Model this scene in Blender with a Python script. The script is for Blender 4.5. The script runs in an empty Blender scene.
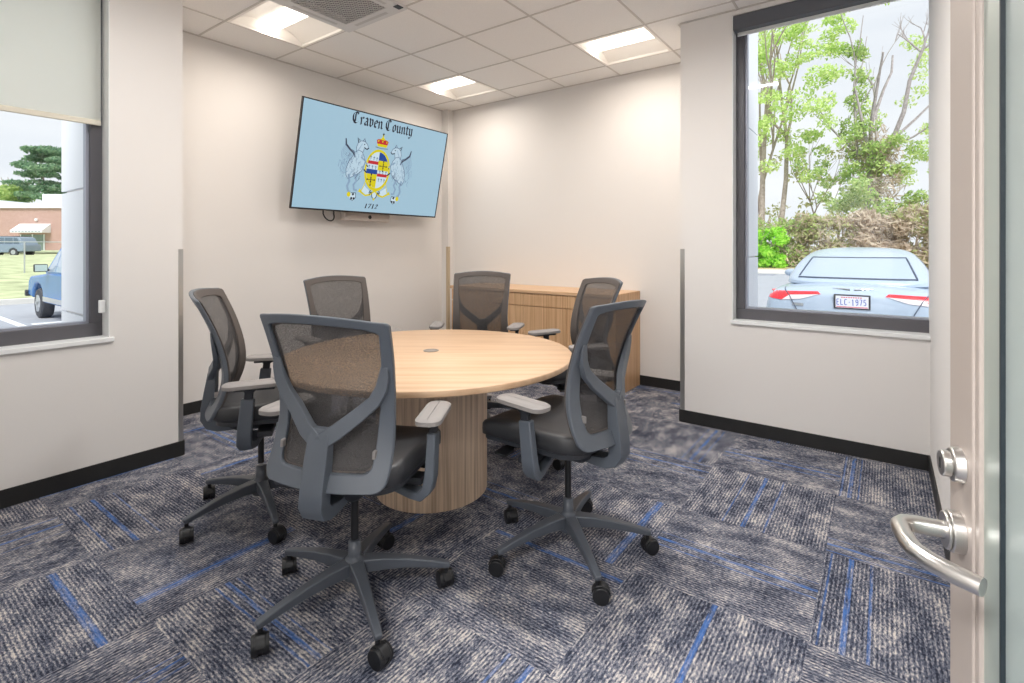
import bpy, bmesh, math, random
from mathutils import Vector, Matrix, noise
from mathutils.bvhtree import BVHTree

sc = bpy.context.scene
PI = math.pi
R = math.radians

# ------------------------------------------------------------------ camera
cam_d = bpy.data.cameras.new('camera')
cam = bpy.data.objects.new('camera', cam_d)
sc.collection.objects.link(cam)
cam.location = (0, 0, 1.26)
cam.rotation_euler = (R(90), 0, R(36.1))
cam_d.sensor_width = 36.0
cam_d.lens = 18.0
cam_d.shift_y = -94.0 / 1024.0
cam_d.clip_start = 0.02
cam_d.clip_end = 600
sc.camera = cam

# ------------------------------------------------------------------ world (bright overcast sky)
world = bpy.data.worlds.new('overcast_sky')
sc.world = world
world.use_nodes = True
wn, wl = world.node_tree.nodes, world.node_tree.links
wn.clear()
w_out = wn.new('ShaderNodeOutputWorld')
w_bg = wn.new('ShaderNodeBackground')
w_tc = wn.new('ShaderNodeTexCoord')
w_map = wn.new('ShaderNodeMapping')
w_map.inputs['Scale'].default_value = (1.2, 1.2, 4.5)
w_noise = wn.new('ShaderNodeTexNoise')
w_noise.inputs['Scale'].default_value = 1.6
w_noise.inputs['Detail'].default_value = 5
w_ramp = wn.new('ShaderNodeValToRGB')
w_ramp.color_ramp.elements[0].position = 0.35
w_ramp.color_ramp.elements[0].color = (0.80, 0.84, 0.91, 1)
w_ramp.color_ramp.elements[1].position = 0.62
w_ramp.color_ramp.elements[1].color = (0.95, 0.97, 1.0, 1)
wl.new(w_tc.outputs['Generated'], w_map.inputs['Vector'])
wl.new(w_map.outputs['Vector'], w_noise.inputs['Vector'])
wl.new(w_noise.outputs['Fac'], w_ramp.inputs['Fac'])
wl.new(w_ramp.outputs['Color'], w_bg.inputs['Color'])
w_bg.inputs['Strength'].default_value = 0.72
wl.new(w_bg.outputs['Background'], w_out.inputs['Surface'])

# ------------------------------------------------------------------ soft sun through thin cloud, exposure, large lights
sun_d = bpy.data.lights.new('sun', 'SUN')
sun_d.energy = 2.5
sun_d.angle = R(25)
sun_d.color = (1.0, 0.98, 0.95)
sun = bpy.data.objects.new('sun', sun_d)
sc.collection.objects.link(sun)
sun.location = (20, -25, 40)
sun.rotation_euler = Vector((-.55, .75, -1.15)).to_track_quat('-Z', 'Y').to_euler()
sc.view_settings.view_transform = 'Standard'
sc.view_settings.look = 'None'
sc.view_settings.gamma = 1.0
sc.view_settings.use_curve_mapping = False
sc.view_settings.exposure = 0.6
LAMP_WATTS = 6.9          # each troffer
LENS_GLOW = 2.2
hall_d = bpy.data.lights.new('hall_fill', 'AREA')  # unseen fill lamp added in the hallway, has no fixture
hall_d.shape = 'RECTANGLE'
hall_d.size, hall_d.size_y = 1.2, 0.6
hall_d.energy = 85
hall_d.color = (1.0, 0.99, 0.98)
hall = bpy.data.objects.new('hall_fill', hall_d)
sc.collection.objects.link(hall)
hall.location = (-0.3, -1.0, 2.62)

# ================================================================== helpers
COL = sc.collection


def srgb(r, g, b):
    def f(c):
        c /= 255.0
        return c / 12.92 if c <= 0.04045 else ((c + 0.055) / 1.055) ** 2.4
    return (f(r), f(g), f(b), 1.0)


def mat(name, col, rough=0.5, metal=0.0, spec=0.5, emit=None, estr=0.0, var=0.0, vscale=20.0, bump=0.0, bscale=200.0):
    m = bpy.data.materials.new(name)
    m.use_nodes = True
    nt = m.node_tree
    b = nt.nodes['Principled BSDF']
    b.inputs['Base Color'].default_value = col
    b.inputs['Roughness'].default_value = rough
    b.inputs['Metallic'].default_value = metal
    b.inputs['Specular IOR Level'].default_value = spec
    if emit:
        b.inputs['Emission Color'].default_value = emit
        b.inputs['Emission Strength'].default_value = estr
    if var or bump:
        tc = nt.nodes.new('ShaderNodeTexCoord')
    if var:
        n = nt.nodes.new('ShaderNodeTexNoise')
        n.inputs['Scale'].default_value = vscale
        n.inputs['Detail'].default_value = 4
        r = nt.nodes.new('ShaderNodeValToRGB')
        r.color_ramp.elements[0].position = 0.3
        r.color_ramp.elements[1].position = 0.7
        r.color_ramp.elements[0].color = [c * (1 - var) for c in col[:3]] + [1]
        r.color_ramp.elements[1].color = [min(1, c * (1 + var)) for c in col[:3]] + [1]
        nt.links.new(tc.outputs['Object'], n.inputs['Vector'])
        nt.links.new(n.outputs['Fac'], r.inputs['Fac'])
        nt.links.new(r.outputs['Color'], b.inputs['Base Color'])
    if bump:
        n2 = nt.nodes.new('ShaderNodeTexNoise')
        n2.inputs['Scale'].default_value = bscale
        bp = nt.nodes.new('ShaderNodeBump')
        bp.inputs['Strength'].default_value = bump
        bp.inputs['Distance'].default_value = 0.002
        nt.links.new(tc.outputs['Object'], n2.inputs['Vector'])
        nt.links.new(n2.outputs['Fac'], bp.inputs['Height'])
        nt.links.new(bp.outputs['Normal'], b.inputs['Normal'])
    return m


def wood(name, c_lo, c_hi, scale, rough=0.4, detail=6, rot=0.0):
    m = mat(name, c_hi, rough)
    nt = m.node_tree
    b = nt.nodes['Principled BSDF']
    tc = nt.nodes.new('ShaderNodeTexCoord')
    mp = nt.nodes.new('ShaderNodeMapping')
    mp.inputs['Rotation'].default_value = (0, 0, rot)
    mp2 = nt.nodes.new('ShaderNodeMapping')
    mp2.inputs['Scale'].default_value = scale
    n = nt.nodes.new('ShaderNodeTexNoise')
    n.inputs['Scale'].default_value = 1.0
    n.inputs['Detail'].default_value = detail
    n.inputs['Roughness'].default_value = 0.62
    r = nt.nodes.new('ShaderNodeValToRGB')
    r.color_ramp.elements[0].position = 0.36
    r.color_ramp.elements[1].position = 0.60
    r.color_ramp.elements[0].color = c_lo
    r.color_ramp.elements[1].color = c_hi
    L = nt.links
    L.new(tc.outputs['Object'], mp.inputs['Vector'])
    L.new(mp.outputs['Vector'], mp2.inputs['Vector'])
    L.new(mp2.outputs['Vector'], n.inputs['Vector'])
    L.new(n.outputs['Fac'], r.inputs['Fac'])
    L.new(r.outputs['Color'], b.inputs['Base Color'])
    return m


class MB:
    """collects shapes, then links them as ONE mesh object"""

    def __init__(self):
        self.bm = bmesh.new()
        self.mi = 0

    def face(self, vs):
        try:
            f = self.bm.faces.new(vs)
            f.material_index = self.mi
            return f
        except ValueError:
            return None

    def box(self, x0, x1, y0, y1, z0, z1, M=None):
        co = [(x0, y0, z0), (x1, y0, z0), (x1, y1, z0), (x0, y1, z0), (x0, y0, z1), (x1, y0, z1), (x1, y1, z1), (x0, y1, z1)]
        v = [self.bm.verts.new((M @ Vector(c)) if M else c) for c in co]
        for f in ((0, 3, 2, 1), (4, 5, 6, 7), (0, 1, 5, 4), (1, 2, 6, 5), (2, 3, 7, 6), (3, 0, 4, 7)):
            self.face([v[i] for i in f])
        return self

    def rings(self, rings, cap=True, close=True):
        V = [[self.bm.verts.new(p) for p in r] for r in rings]
        for a, b in zip(V, V[1:]):
            n = len(a)
            for i in range(n if close else n - 1):
                j = (i + 1) % n
                self.face([a[i], a[j], b[j], b[i]])
        if cap:
            self.face(list(reversed(V[0])))
            self.face(V[-1])
        return self

    def cyl(self, p0, p1, r0, r1=None, n=20, cap=True):
        r1 = r0 if r1 is None else r1
        p0, p1 = Vector(p0), Vector(p1)
        t = (p1 - p0).normalized()
        s = t.orthogonal().normalized()
        u = t.cross(s)
        rg = []
        for p, r in ((p0, r0), (p1, r1)):
            rg.append([p + (s * math.cos(2 * PI * i / n) + u * math.sin(2 * PI * i / n)) * r for i in range(n)])
        return self.rings(rg, cap)

    def lathe(self, prof, c=(0, 0), n=40, cap=True):
        return self.rings([[(c[0] + r * math.cos(2 * PI * i / n), c[1] + r * math.sin(2 * PI * i / n), z) for i in range(n)] for r, z in prof], cap)

    def tube(self, pts, r, n=10, cap=True):
        pts = [Vector(p) for p in pts]
        rad = r if isinstance(r, (list, tuple)) else [r] * len(pts)
        rg = []
        s = None
        for i, p in enumerate(pts):
            t = (pts[min(i + 1, len(pts) - 1)] - pts[max(i - 1, 0)]).normalized()
            if s is None:
                s = t.orthogonal().normalized()
            else:
                s = (s - t * s.dot(t)).normalized()
            u = t.cross(s)
            rg.append([p + (s * math.cos(2 * PI * k / n) + u * math.sin(2 * PI * k / n)) * rad[i] for k in range(n)])
        return self.rings(rg, cap)

    def sweep(self, pts, w, h, side, cap=True):
        """rectangular section w (along side) x h swept along pts"""
        pts = [Vector(p) for p in pts]
        n = len(pts)
        W = w if isinstance(w, (list, tuple)) else [w] * n
        Hh = h if isinstance(h, (list, tuple)) else [h] * n
        S = side if isinstance(side, list) else [side] * n
        rg = []
        for i, p in enumerate(pts):
            t = (pts[min(i + 1, n - 1)] - pts[max(i - 1, 0)]).normalized()
            s = Vector(S[i])
            s = (s - t * s.dot(t)).normalized()
            u = t.cross(s)
            rg.append([p + s * (a * W[i] / 2) + u * (b * Hh[i] / 2) for a, b in ((-1, -1), (1, -1), (1, 1), (-1, 1))])
        return self.rings(rg, cap)

    def prism(self, poly, z0, z1, M=None):
        """polygon in xy extruded z0..z1"""
        f = (lambda c: M @ Vector(c)) if M else (lambda c: Vector(c))
        a = [self.bm.verts.new(f((x, y, z0))) for x, y in poly]
        b = [self.bm.verts.new(f((x, y, z1))) for x, y in poly]
        n = len(poly)
        for i in range(n):
            j = (i + 1) % n
            self.face([a[i], a[j], b[j], b[i]])
        self.face(list(reversed(a)))
        self.face(b)
        return self

    def flat(self, poly, z, M=None):
        f = (lambda c: M @ Vector(c)) if M else (lambda c: Vector(c))
        self.face([self.bm.verts.new(f((x, y, z))) for x, y in poly])
        return self

    def sphere(self, c, r, seg=16, rg=10, sc_=(1, 1, 1)):
        c = Vector(c)
        rows = []
        for i in range(1, rg):
            a = PI * i / rg
            rows.append([(c.x + r * sc_[0] * math.sin(a) * math.cos(2 * PI * k / seg), c.y + r * sc_[1] * math.sin(a) * math.sin(2 * PI * k / seg), c.z - r * sc_[2] * math.cos(a)) for k in range(seg)])
        return self.rings(rows, True)

    def build(self, name, mats, parent=None, bevel=0.0, seg=2, smooth=True, angle=35, subsurf=0, loc=None, normals=True):
        me = bpy.data.meshes.new(name)
        if normals:
            bmesh.ops.recalc_face_normals(self.bm, faces=self.bm.faces)
        self.bm.to_mesh(me)
        self.bm.free()
        for m in (mats if isinstance(mats, (list, tuple)) else [mats]):
            me.materials.append(m)
        if smooth:
            for p in me.polygons:
                p.use_smooth = True
            if not subsurf:
                me.set_sharp_from_angle(angle=R(angle))
        o = bpy.data.objects.new(name, me)
        COL.objects.link(o)
        if parent:
            o.parent = parent
        if loc:
            o.location = loc
        if bevel:
            b = o.modifiers.new('bevel', 'BEVEL')
            b.width = bevel
            b.segments = seg
            b.limit_method = 'ANGLE'
            b.angle_limit = R(40)
            b.use_clamp_overlap = True
        if subsurf:
            s = o.modifiers.new('subsurf', 'SUBSURF')
            s.levels = s.render_levels = subsurf
        return o


def thing(name, label, cat, loc=(0, 0, 0), rz=0.0, group=None):
    o = bpy.data.objects.new(name, None)
    COL.objects.link(o)
    o.location = loc
    o.rotation_euler = (0, 0, rz)
    o.empty_display_size = 0.1
    o['label'], o['category'] = label, cat
    if group:
        o['group'] = group
    return o


def tag(o, label, cat, group=None, kind=None):
    if label:
        o['label'] = label
    if cat:
        o['category'] = cat
    if group:
        o['group'] = group
    if kind:
        o['kind'] = kind
    return o


def struct(name, mb, m, **k):
    o = mb.build(name, m, **k)
    if not k.get('parent'):
        o['kind'] = 'structure'
    return o


def rrect(x0, x1, y0, y1, r, n=6):
    out = []
    for cx, cy, a0 in ((x1 - r, y1 - r, 0), (x0 + r, y1 - r, 90), (x0 + r, y0 + r, 180), (x1 - r, y0 + r, 270)):
        for i in range(n + 1):
            a = R(a0 + 90 * i / n)
            out.append((cx + r * math.cos(a), cy + r * math.sin(a)))
    return out


def interp(tab, z):
    """smooth (Catmull-Rom like) lookup in [(z, v), ...]"""
    if z <= tab[0][0]:
        return tab[0][1]
    if z >= tab[-1][0]:
        return tab[-1][1]
    for i in range(len(tab) - 1):
        if tab[i][0] <= z <= tab[i + 1][0]:
            break
    z0, v0 = tab[i]
    z1, v1 = tab[i + 1]

    def sl(k):
        a, b = tab[max(k - 1, 0)], tab[min(k + 1, len(tab) - 1)]
        return (b[1] - a[1]) / (b[0] - a[0])
    t = (z - z0) / (z1 - z0)
    h = z1 - z0
    return (2 * t**3 - 3 * t**2 + 1) * v0 + (t**3 - 2 * t**2 + t) * h * sl(i) + (-2 * t**3 + 3 * t**2) * v1 + (t**3 - t**2) * h * sl(i + 1)


# ================================================================== materials
M_wall = mat('wall_paint', srgb(232, 229, 226), 0.75, spec=0.25, bump=0.05, bscale=350)
M_white = mat('white_trim', srgb(238, 240, 240), 0.45)
M_base = mat('black_vinyl', srgb(34, 34, 34), 0.5, var=0.15, vscale=15)
M_tile = mat('ceiling_tile', srgb(240, 238, 235), 0.9, spec=0.1, var=0.035, vscale=160, bump=0.25, bscale=300)
M_tee = mat('tee_bar', srgb(206, 201, 196), 0.6)
M_frame = mat('bronze_aluminium', srgb(90, 89, 94), 0.45)
M_guard = mat('steel_guard', srgb(190, 190, 188), 0.33, metal=0.85)
M_plastic = mat('slate_plastic', srgb(90, 97, 106), 0.4, var=0.04, vscale=8)
M_base_pl = mat('base_plastic', srgb(78, 83, 91), 0.38, var=0.04, vscale=8)
M_dark = mat('dark_plastic', srgb(44, 47, 53), 0.5)
M_black = mat('black_plastic', srgb(26, 27, 30), 0.45)
M_pad = mat('grey_arm_pad', srgb(140, 136, 134), 0.6)
M_seat = mat('charcoal_vinyl', srgb(47, 48, 51), 0.48, spec=0.55, bump=0.06, bscale=500)
M_rim = mat('mesh_trim', srgb(84, 78, 75), 0.7, bump=0.2, bscale=900)
M_steel = mat('satin_nickel', srgb(205, 203, 200), 0.28, metal=1.0)
M_alu = mat('satin_aluminium', srgb(172, 162, 155), 0.5, metal=0.2)
M_dkgasket = mat('dark_gasket', srgb(28, 38, 44), 0.5)


def mesh_fabric():
    m = bpy.data.materials.new('mesh_fabric')
    m.use_nodes = True
    nt = m.node_tree
    nt.nodes.clear()
    L = nt.links
    out = nt.nodes.new('ShaderNodeOutputMaterial')
    mix = nt.nodes.new('ShaderNodeMixShader')
    tr = nt.nodes.new('ShaderNodeBsdfTransparent')
    df = nt.nodes.new('ShaderNodeBsdfDiffuse')
    df.inputs['Color'].default_value = srgb(82, 80, 80)
    tc = nt.nodes.new('ShaderNodeTexCoord')
    mp = nt.nodes.new('ShaderNodeMapping')
    mp.inputs['Scale'].default_value = (70, 10, 260)
    n = nt.nodes.new('ShaderNodeTexNoise')
    n.inputs['Scale'].default_value = 3
    n.inputs['Detail'].default_value = 2
    mr = nt.nodes.new('ShaderNodeMapRange')
    mr.inputs['From Min'].default_value = 0.3
    mr.inputs['From Max'].default_value = 0.7
    mr.inputs['To Min'].default_value = 0.75
    mr.inputs['To Max'].default_value = 0.89
    L.new(tc.outputs['Object'], mp.inputs['Vector'])
    L.new(mp.outputs['Vector'], n.inputs['Vector'])
    L.new(n.outputs['Fac'], mr.inputs['Value'])
    L.new(mr.outputs['Result'], mix.inputs['Fac'])
    L.new(tr.outputs[0], mix.inputs[1])
    L.new(df.outputs[0], mix.inputs[2])
    L.new(mix.outputs[0], out.inputs['Surface'])
    return m


M_mesh = mesh_fabric()
M_oak = wood('table_oak', srgb(192, 158, 126), srgb(206, 174, 142), (1.5, 24, 24), 0.42, rot=R(-36))
M_ped = wood('pedestal_laminate', srgb(188, 161, 136), srgb(234, 210, 184), (70, 70, 1.2), 0.5)
M_cred = wood('credenza_laminate', srgb(194, 150, 108), srgb(222, 184, 143), (80, 80, 1.3), 0.42)
M_credtop = wood('credenza_top', srgb(206, 166, 128), srgb(228, 192, 154), (2, 60, 60), 0.4)


def glass(name, tint=(1, 1, 1, 1), refl=0.9):
    m = bpy.data.materials.new(name)
    m.use_nodes = True
    nt = m.node_tree
    nt.nodes.clear()
    out = nt.nodes.new('ShaderNodeOutputMaterial')
    mix = nt.nodes.new('ShaderNodeMixShader')
    tr = nt.nodes.new('ShaderNodeBsdfTransparent')
    tr.inputs['Color'].default_value = tint
    gl = nt.nodes.new('ShaderNodeBsdfGlossy')
    gl.inputs['Roughness'].default_value = 0.02
    fr = nt.nodes.new('ShaderNodeFresnel')
    fr.inputs['IOR'].default_value = 1.38
    mu = nt.nodes.new('ShaderNodeMath')
    mu.operation = 'MULTIPLY'
    mu.inputs[1].default_value = refl
    nt.links.new(fr.outputs[0], mu.inputs[0])
    nt.links.new(mu.outputs[0], mix.inputs['Fac'])
    nt.links.new(tr.outputs[0], mix.inputs[1])
    nt.links.new(gl.outputs[0], mix.inputs[2])
    nt.links.new(mix.outputs[0], out.inputs['Surface'])
    return m


M_glass = glass('window_glass', (0.97, 0.98, 0.98, 1), 0.6)


def cloth_trans(name, col, tcol, f=0.4):
    m = bpy.data.materials.new(name)
    m.use_nodes = True
    nt = m.node_tree
    nt.nodes.clear()
    out = nt.nodes.new('ShaderNodeOutputMaterial')
    mix = nt.nodes.new('ShaderNodeMixShader')
    mix.inputs['Fac'].default_value = f
    d = nt.nodes.new('ShaderNodeBsdfDiffuse')
    d.inputs['Color'].default_value = col
    t = nt.nodes.new('ShaderNodeBsdfTranslucent')
    t.inputs['Color'].default_value = tcol
    nt.links.new(d.outputs[0], mix.inputs[1])
    nt.links.new(t.outputs[0], mix.inputs[2])
    nt.links.new(mix.outputs[0], out.inputs['Surface'])
    return m


M_shade = cloth_trans('shade_fabric', srgb(242, 243, 238), srgb(250, 251, 247), 0.62)
M_hem = mat('shade_hem', srgb(222, 216, 200), 0.6)


def carpet():
    m = bpy.data.materials.new('carpet_tiles')
    m.use_nodes = True
    nt = m.node_tree
    b = nt.nodes['Principled BSDF']
    b.inputs['Roughness'].default_value = 0.95
    b.inputs['Specular IOR Level'].default_value = 0.1
    L = nt.links

    def node(t, **k):
        n = nt.nodes.new(t)
        for a, v in k.items():
            setattr(n, a, v)
        return n

    def mth(op, a, bb=None, c=None):
        n = node('ShaderNodeMath', operation=op)
        for i, v in enumerate((a, bb, c)):
            if v is None:
                continue
            if isinstance(v, (int, float)):
                n.inputs[i].default_value = v
            else:
                L.new(v, n.inputs[i])
        return n.outputs[0]
    geo = node('ShaderNodeNewGeometry')
    sep = node('ShaderNodeSeparateXYZ')
    L.new(geo.outputs['Position'], sep.inputs[0])
    x = mth('DIVIDE', mth('ADD', sep.outputs[0], 0.2), 0.6)
    y = mth('DIVIDE', mth('SUBTRACT', sep.outputs[1], 0.08), 0.6)
    ix, iy = mth('FLOOR', x), mth('FLOOR', y)
    fx, fy = mth('FRACT', x), mth('FRACT', y)
    par = mth('FLOORED_MODULO', mth('ADD', ix, iy), 2.0)       # 1: ribs run along y
    inv = mth('SUBTRACT', 1.0, par)
    across = mth('ADD', mth('MULTIPLY', fx, par), mth('MULTIPLY', fy, inv))
    along = mth('ADD', mth('MULTIPLY', fy, par), mth('MULTIPLY', fx, inv))
    cid = node('ShaderNodeCombineXYZ')
    L.new(ix, cid.inputs[0])
    L.new(iy, cid.inputs[1])
    wnz = node('ShaderNodeTexWhiteNoise', noise_dimensions='2D')
    L.new(cid.outputs[0], wnz.inputs['Vector'])
    rnd = wnz.outputs['Value']
    rc = node('ShaderNodeSeparateColor')
    L.new(wnz.outputs['Color'], rc.inputs[0])

    def noisetex(sa, sl, detail, off, rough=0.55):
        v = node('ShaderNodeCombineXYZ')
        L.new(mth('MULTIPLY', across, sa), v.inputs[0])
        L.new(mth('MULTIPLY', along, sl), v.inputs[1])
        L.new(mth('ADD', mth('MULTIPLY', rnd, 90.0), off), v.inputs[2])
        n = node('ShaderNodeTexNoise')
        n.inputs['Scale'].default_value = 1.0
        n.inputs['Detail'].default_value = detail
        n.inputs['Roughness'].default_value = rough
        L.new(v.outputs[0], n.inputs['Vector'])
        return n.outputs['Fac']
    n_f = noisetex(120, 42, 2.0, 0.0, 0.7)
    n_b = noisetex(9, 4.5, 3.0, 7.0)
    rib = mth('SINE', mth('MULTIPLY', across, 2 * PI * 46))
    val = mth('ADD', mth('MULTIPLY', n_f, 0.66), mth('MULTIPLY', n_b, 0.42))
    val = mth('ADD', val, mth('MULTIPLY', rib, 0.055))
    ramp = node('ShaderNodeValToRGB')
    cr = ramp.color_ramp
    cr.elements[0].position = 0.40
    cr.elements[0].color = srgb(42, 46, 60)
    cr.elements[1].position = 0.72
    cr.elements[1].color = srgb(203, 196, 188)
    e = cr.elements.new(0.51)
    e.color = srgb(84, 89, 104)
    e = cr.elements.new(0.60)
    e.color = srgb(132, 132, 140)
    L.new(val, ramp.inputs['Fac'])
    # one strong and one thin blue accent line per tile, the whole length of the tile
    pos = mth('FRACT', mth('ADD', mth('ADD', mth('MULTIPLY', ix, 0.59127), mth('MULTIPLY', iy, 0.96196)), 0.19841))
    pos = mth('ADD', mth('MULTIPLY', pos, 0.84), 0.08)
    d1 = mth('ABSOLUTE', mth('SUBTRACT', across, pos))
    s1 = mth('LESS_THAN', d1, 0.015)
    p2 = mth('ADD', pos, mth('SUBTRACT', mth('MULTIPLY', rc.outputs[1], 0.30), 0.15))
    s2 = mth('LESS_THAN', mth('ABSOLUTE', mth('SUBTRACT', across, p2)), 0.008)
    p3 = mth('SUBTRACT', mth('MULTIPLY', pos, 2.0), p2)
    s2 = mth('MAXIMUM', s2, mth('LESS_THAN', mth('ABSOLUTE', mth('SUBTRACT', across, p3)), 0.006))
    brk = mth('MULTIPLY_ADD', noisetex(60, 9, 2.0, 31.0), 2.6, -0.72)
    brk = mth('MINIMUM', mth('MAXIMUM', brk, 0.0), 1.0)
    st = mth('MULTIPLY', mth('MAXIMUM', mth('MULTIPLY', s1, 0.8), mth('MULTIPLY', s2, 0.6)), brk)
    mixc = node('ShaderNodeMix', data_type='RGBA')
    L.new(st, mixc.inputs[0])
    L.new(ramp.outputs['Color'], mixc.inputs[6])
    mixc.inputs[7].default_value = srgb(68, 112, 180)
    L.new(mixc.outputs[2], b.inputs['Base Color'])
    bp = node('ShaderNodeBump')
    bp.inputs['Strength'].default_value = 0.5
    bp.inputs['Distance'].default_value = 0.004
    L.new(val, bp.inputs['Height'])
    L.new(bp.outputs['Normal'], b.inputs['Normal'])
    return m


M_carpet = carpet()

# ================================================================== room shell
H = 2.88
XT, XL, XR = -4.25, -3.45, 0.205          # TV wall, left window wall, right wall
YL, YR, YB = 1.335, 3.72, 4.50           # end of left wall, right window wall, alcove back wall
XA = -1.20                               # end of right window wall
# floor
fl = MB()
fl.box(-4.5, 1.7, -2.0, 4.75, -0.12, 0)
struct('floor', fl, M_carpet, smooth=False)
# left window wall
OY0, OY1, OZ0, OZ1 = -0.10, 0.97, 0.745, 2.80
w = MB()
w.box(XL - .2, XL, -0.30, OY0, 0, 3.0)
w.box(XL - .2, XL, OY0, OY1, 0, OZ0)
w.box(XL - .2, XL, OY0, OY1, OZ1, 3.0)
w.box(XL - .2, XL, OY1, YL, 0, 3.0)
struct('wall_left', w, M_wall, smooth=False)
M_ext = mat('white_metal_panel', srgb(236, 239, 244), 0.5)
w = MB()
w.box(XT - .2, XL - .2, 1.02, YL, 0, 3.0)
struct('wall_left_return', w, M_wall, smooth=False)
w = MB()
for z0, z1 in ((-0.6, 0.83), (0.845, 1.62), (1.635, 2.42), (2.435, 3.3)):
    w.box(XT - .24, XL - .22, 1.0, 1.02, z0, z1)
struct('trim_1', w, M_ext, smooth=False)
w = MB()
w.box(XT - .2, XT, YL, YB + .2, 0, 3.0)
struct('wall_alcove_left', w, M_wall, smooth=False)
w = MB()
w.box(XT, XA, YB, YB + .2, 0, 3.0)
struct('wall_alcove_back', w, M_wall, smooth=False)
w = MB()
w.box(XA, XA + .31, YR + .2, YB + .2, 0, 3.0)
struct('wall_right_return', w, M_wall, smooth=False)
w = MB()
for z0, z1 in ((-0.6, 1.18), (1.19, 2.2), (2.21, 3.3)):
    w.box(XA + .31, XA + .33, YR + .2, YB + .22, z0, z1)
struct('trim_2', w, M_ext, smooth=False)
RX0, RZ0, RZ1 = -0.845, 0.74, 2.845
w = MB()
w.box(XA, RX0, YR, YR + .2, 0, 3.0)
w.box(RX0, XR + .12, YR, YR + .2, 0, RZ0)
w.box(RX0, XR + .12, YR, YR + .2, RZ1, 3.0)
struct('wall_right_front', w, M_wall, smooth=False)
w = MB()
w.box(XR, XR + .12, .95, YR + .14, 0, 3.0)
w.box(XR, XR + .24, .90, .95, 0, 3.0)
w.box(XR + .12, XR + .24, -0.12, .90, 0, 3.0)
struct('wall_right', w, M_wall, smooth=False)
w = MB()
w.box(XL, -.74, -.27, -.12, 0, 3.0)
w.box(.28, XR + .24, -.27, -.12, 0, 3.0)
w.box(-.74, .28, -.27, -.12, 2.15, 3.0)
struct('wall_entry', w, M_wall, smooth=False)
# hallway behind the doorway
w = MB()
w.box(-2.1, 1.7, -2.0, -1.9, 0, 3.0)
w.box(-2.1, -2.0, -1.9, -.27, 0, 3.0)
w.box(1.6, 1.7, -1.9, -.12, 0, 3.0)
w.box(.46, 1.7, -.27, -.12, 0, 3.0)
w.box(-2.1, 1.7, -1.9, -.27, 2.7, 2.8)
struct('wall_hallway', w, M_wall, smooth=False)
# corner chase between TV wall and alcove back wall
w = MB()
w.box(XT, XT + .10, YB - .085, YB, 0, H)
struct('trim_3', w, M_wall, smooth=False)
# corner guards (stainless angles, about four feet high)
for i, (x0, x1, y0, y1, zt) in enumerate(((XL - .03, XL + .002, YL - .028, YL + .003, 1.25), (XA - .003, XA + .03, YR - .002, YR + .03, 1.25))):
    g = MB()
    if i == 0:
        g.box(XL, XL + .002, YL - .024, YL + .002, .09, zt)
        g.box(XL - .03, XL, YL, YL + .002, .09, zt)
    else:
        g.box(XA - .002, XA + .03, YR - .002, YR, .09, zt)
        g.box(XA - .002, XA, YR, YR + .03, .09, zt)
    struct('trim_%d' % (4 + i), g, M_guard, smooth=False)
g = MB()
M_tan = mat('tan_guard', srgb(196, 178, 150), 0.5)
g.box(XT + .07, XT + .102, YB - .087, YB - .085, .09, 1.27)
g.box(XT + .10, XT + .102, YB - .085, YB - .05, .09, 1.27)
struct('trim_6', g, M_tan, smooth=False)


def baseboard(name, x0, x1, y0, y1):
    b_ = MB()
    b_.box(x0, x1, y0, y1, 0, .088)
    struct(name, b_, M_base, smooth=False)


T = .008
baseboard('baseboard_left', XL, XL + T, -.12, YL)
baseboard('baseboard_left_end', XL - .8, XL + T, YL, YL + T)
baseboard('baseboard_alcove_left', XT, XT + T, YL + T, YB - .085)
baseboard('baseboard_alcove_back', XT + .1, XA, YB - T, YB)
baseboard('baseboard_alcove_right', XA - T, XA, YR - T, YB - T)
baseboard('baseboard_right_front', XA, XR - T, YR - T, YR)
baseboard('baseboard_right', XR - T, XR, .95, YR)
baseboard('baseboard_entry', XL + T, -.8, -.12, -.12 + T)

# ------------------------------------------------------------------ ceiling
gx = [-4.25] + [-3.81 + .6 * k for k in range(7)] + [.22]
gy = [-.12] + [1.748 - .608 * k for k in (2, 1)] + [1.748 + .608 * k for k in range(5)] + [YB]
REG = ((XL, XR, -.12, YR), (XT, XL, YL, YB), (XL, XA, YR, YB))
LIGHTS = [(1, 3), (1, 6), (4, 6), (4, 3), (3, 1), (5, 3)]      # cell indices (x, y); last two are added fill lights, unseen
CASS = (2, 3)
c = MB()
tee = MB()
for (a0, a1, b0, b1) in REG:
    for i in range(len(gx) - 1):
        for j in range(len(gy) - 1):
            x0, x1 = max(gx[i], a0), min(gx[i + 1], a1)
            y0, y1 = max(gy[j], b0), min(gy[j + 1], b1)
            if x1 - x0 < .005 or y1 - y0 < .005 or (i, j) in LIGHTS or (i, j) == CASS:
                continue
            c.box(x0, x1, y0, y1, H, H + .018)
    for x in gx[1:-1]:
        if a0 - .001 < x < a1 + .001:
            tee.box(x - .007, x + .007, b0, b1, H - .004, H + .002)
    for y in gy[1:-1]:
        if b0 - .001 < y < b1 + .001:
            tee.box(a0, a1, y - .007, y + .007, H - .004, H + .002)
struct('ceiling', c, M_tile, smooth=False)
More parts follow.
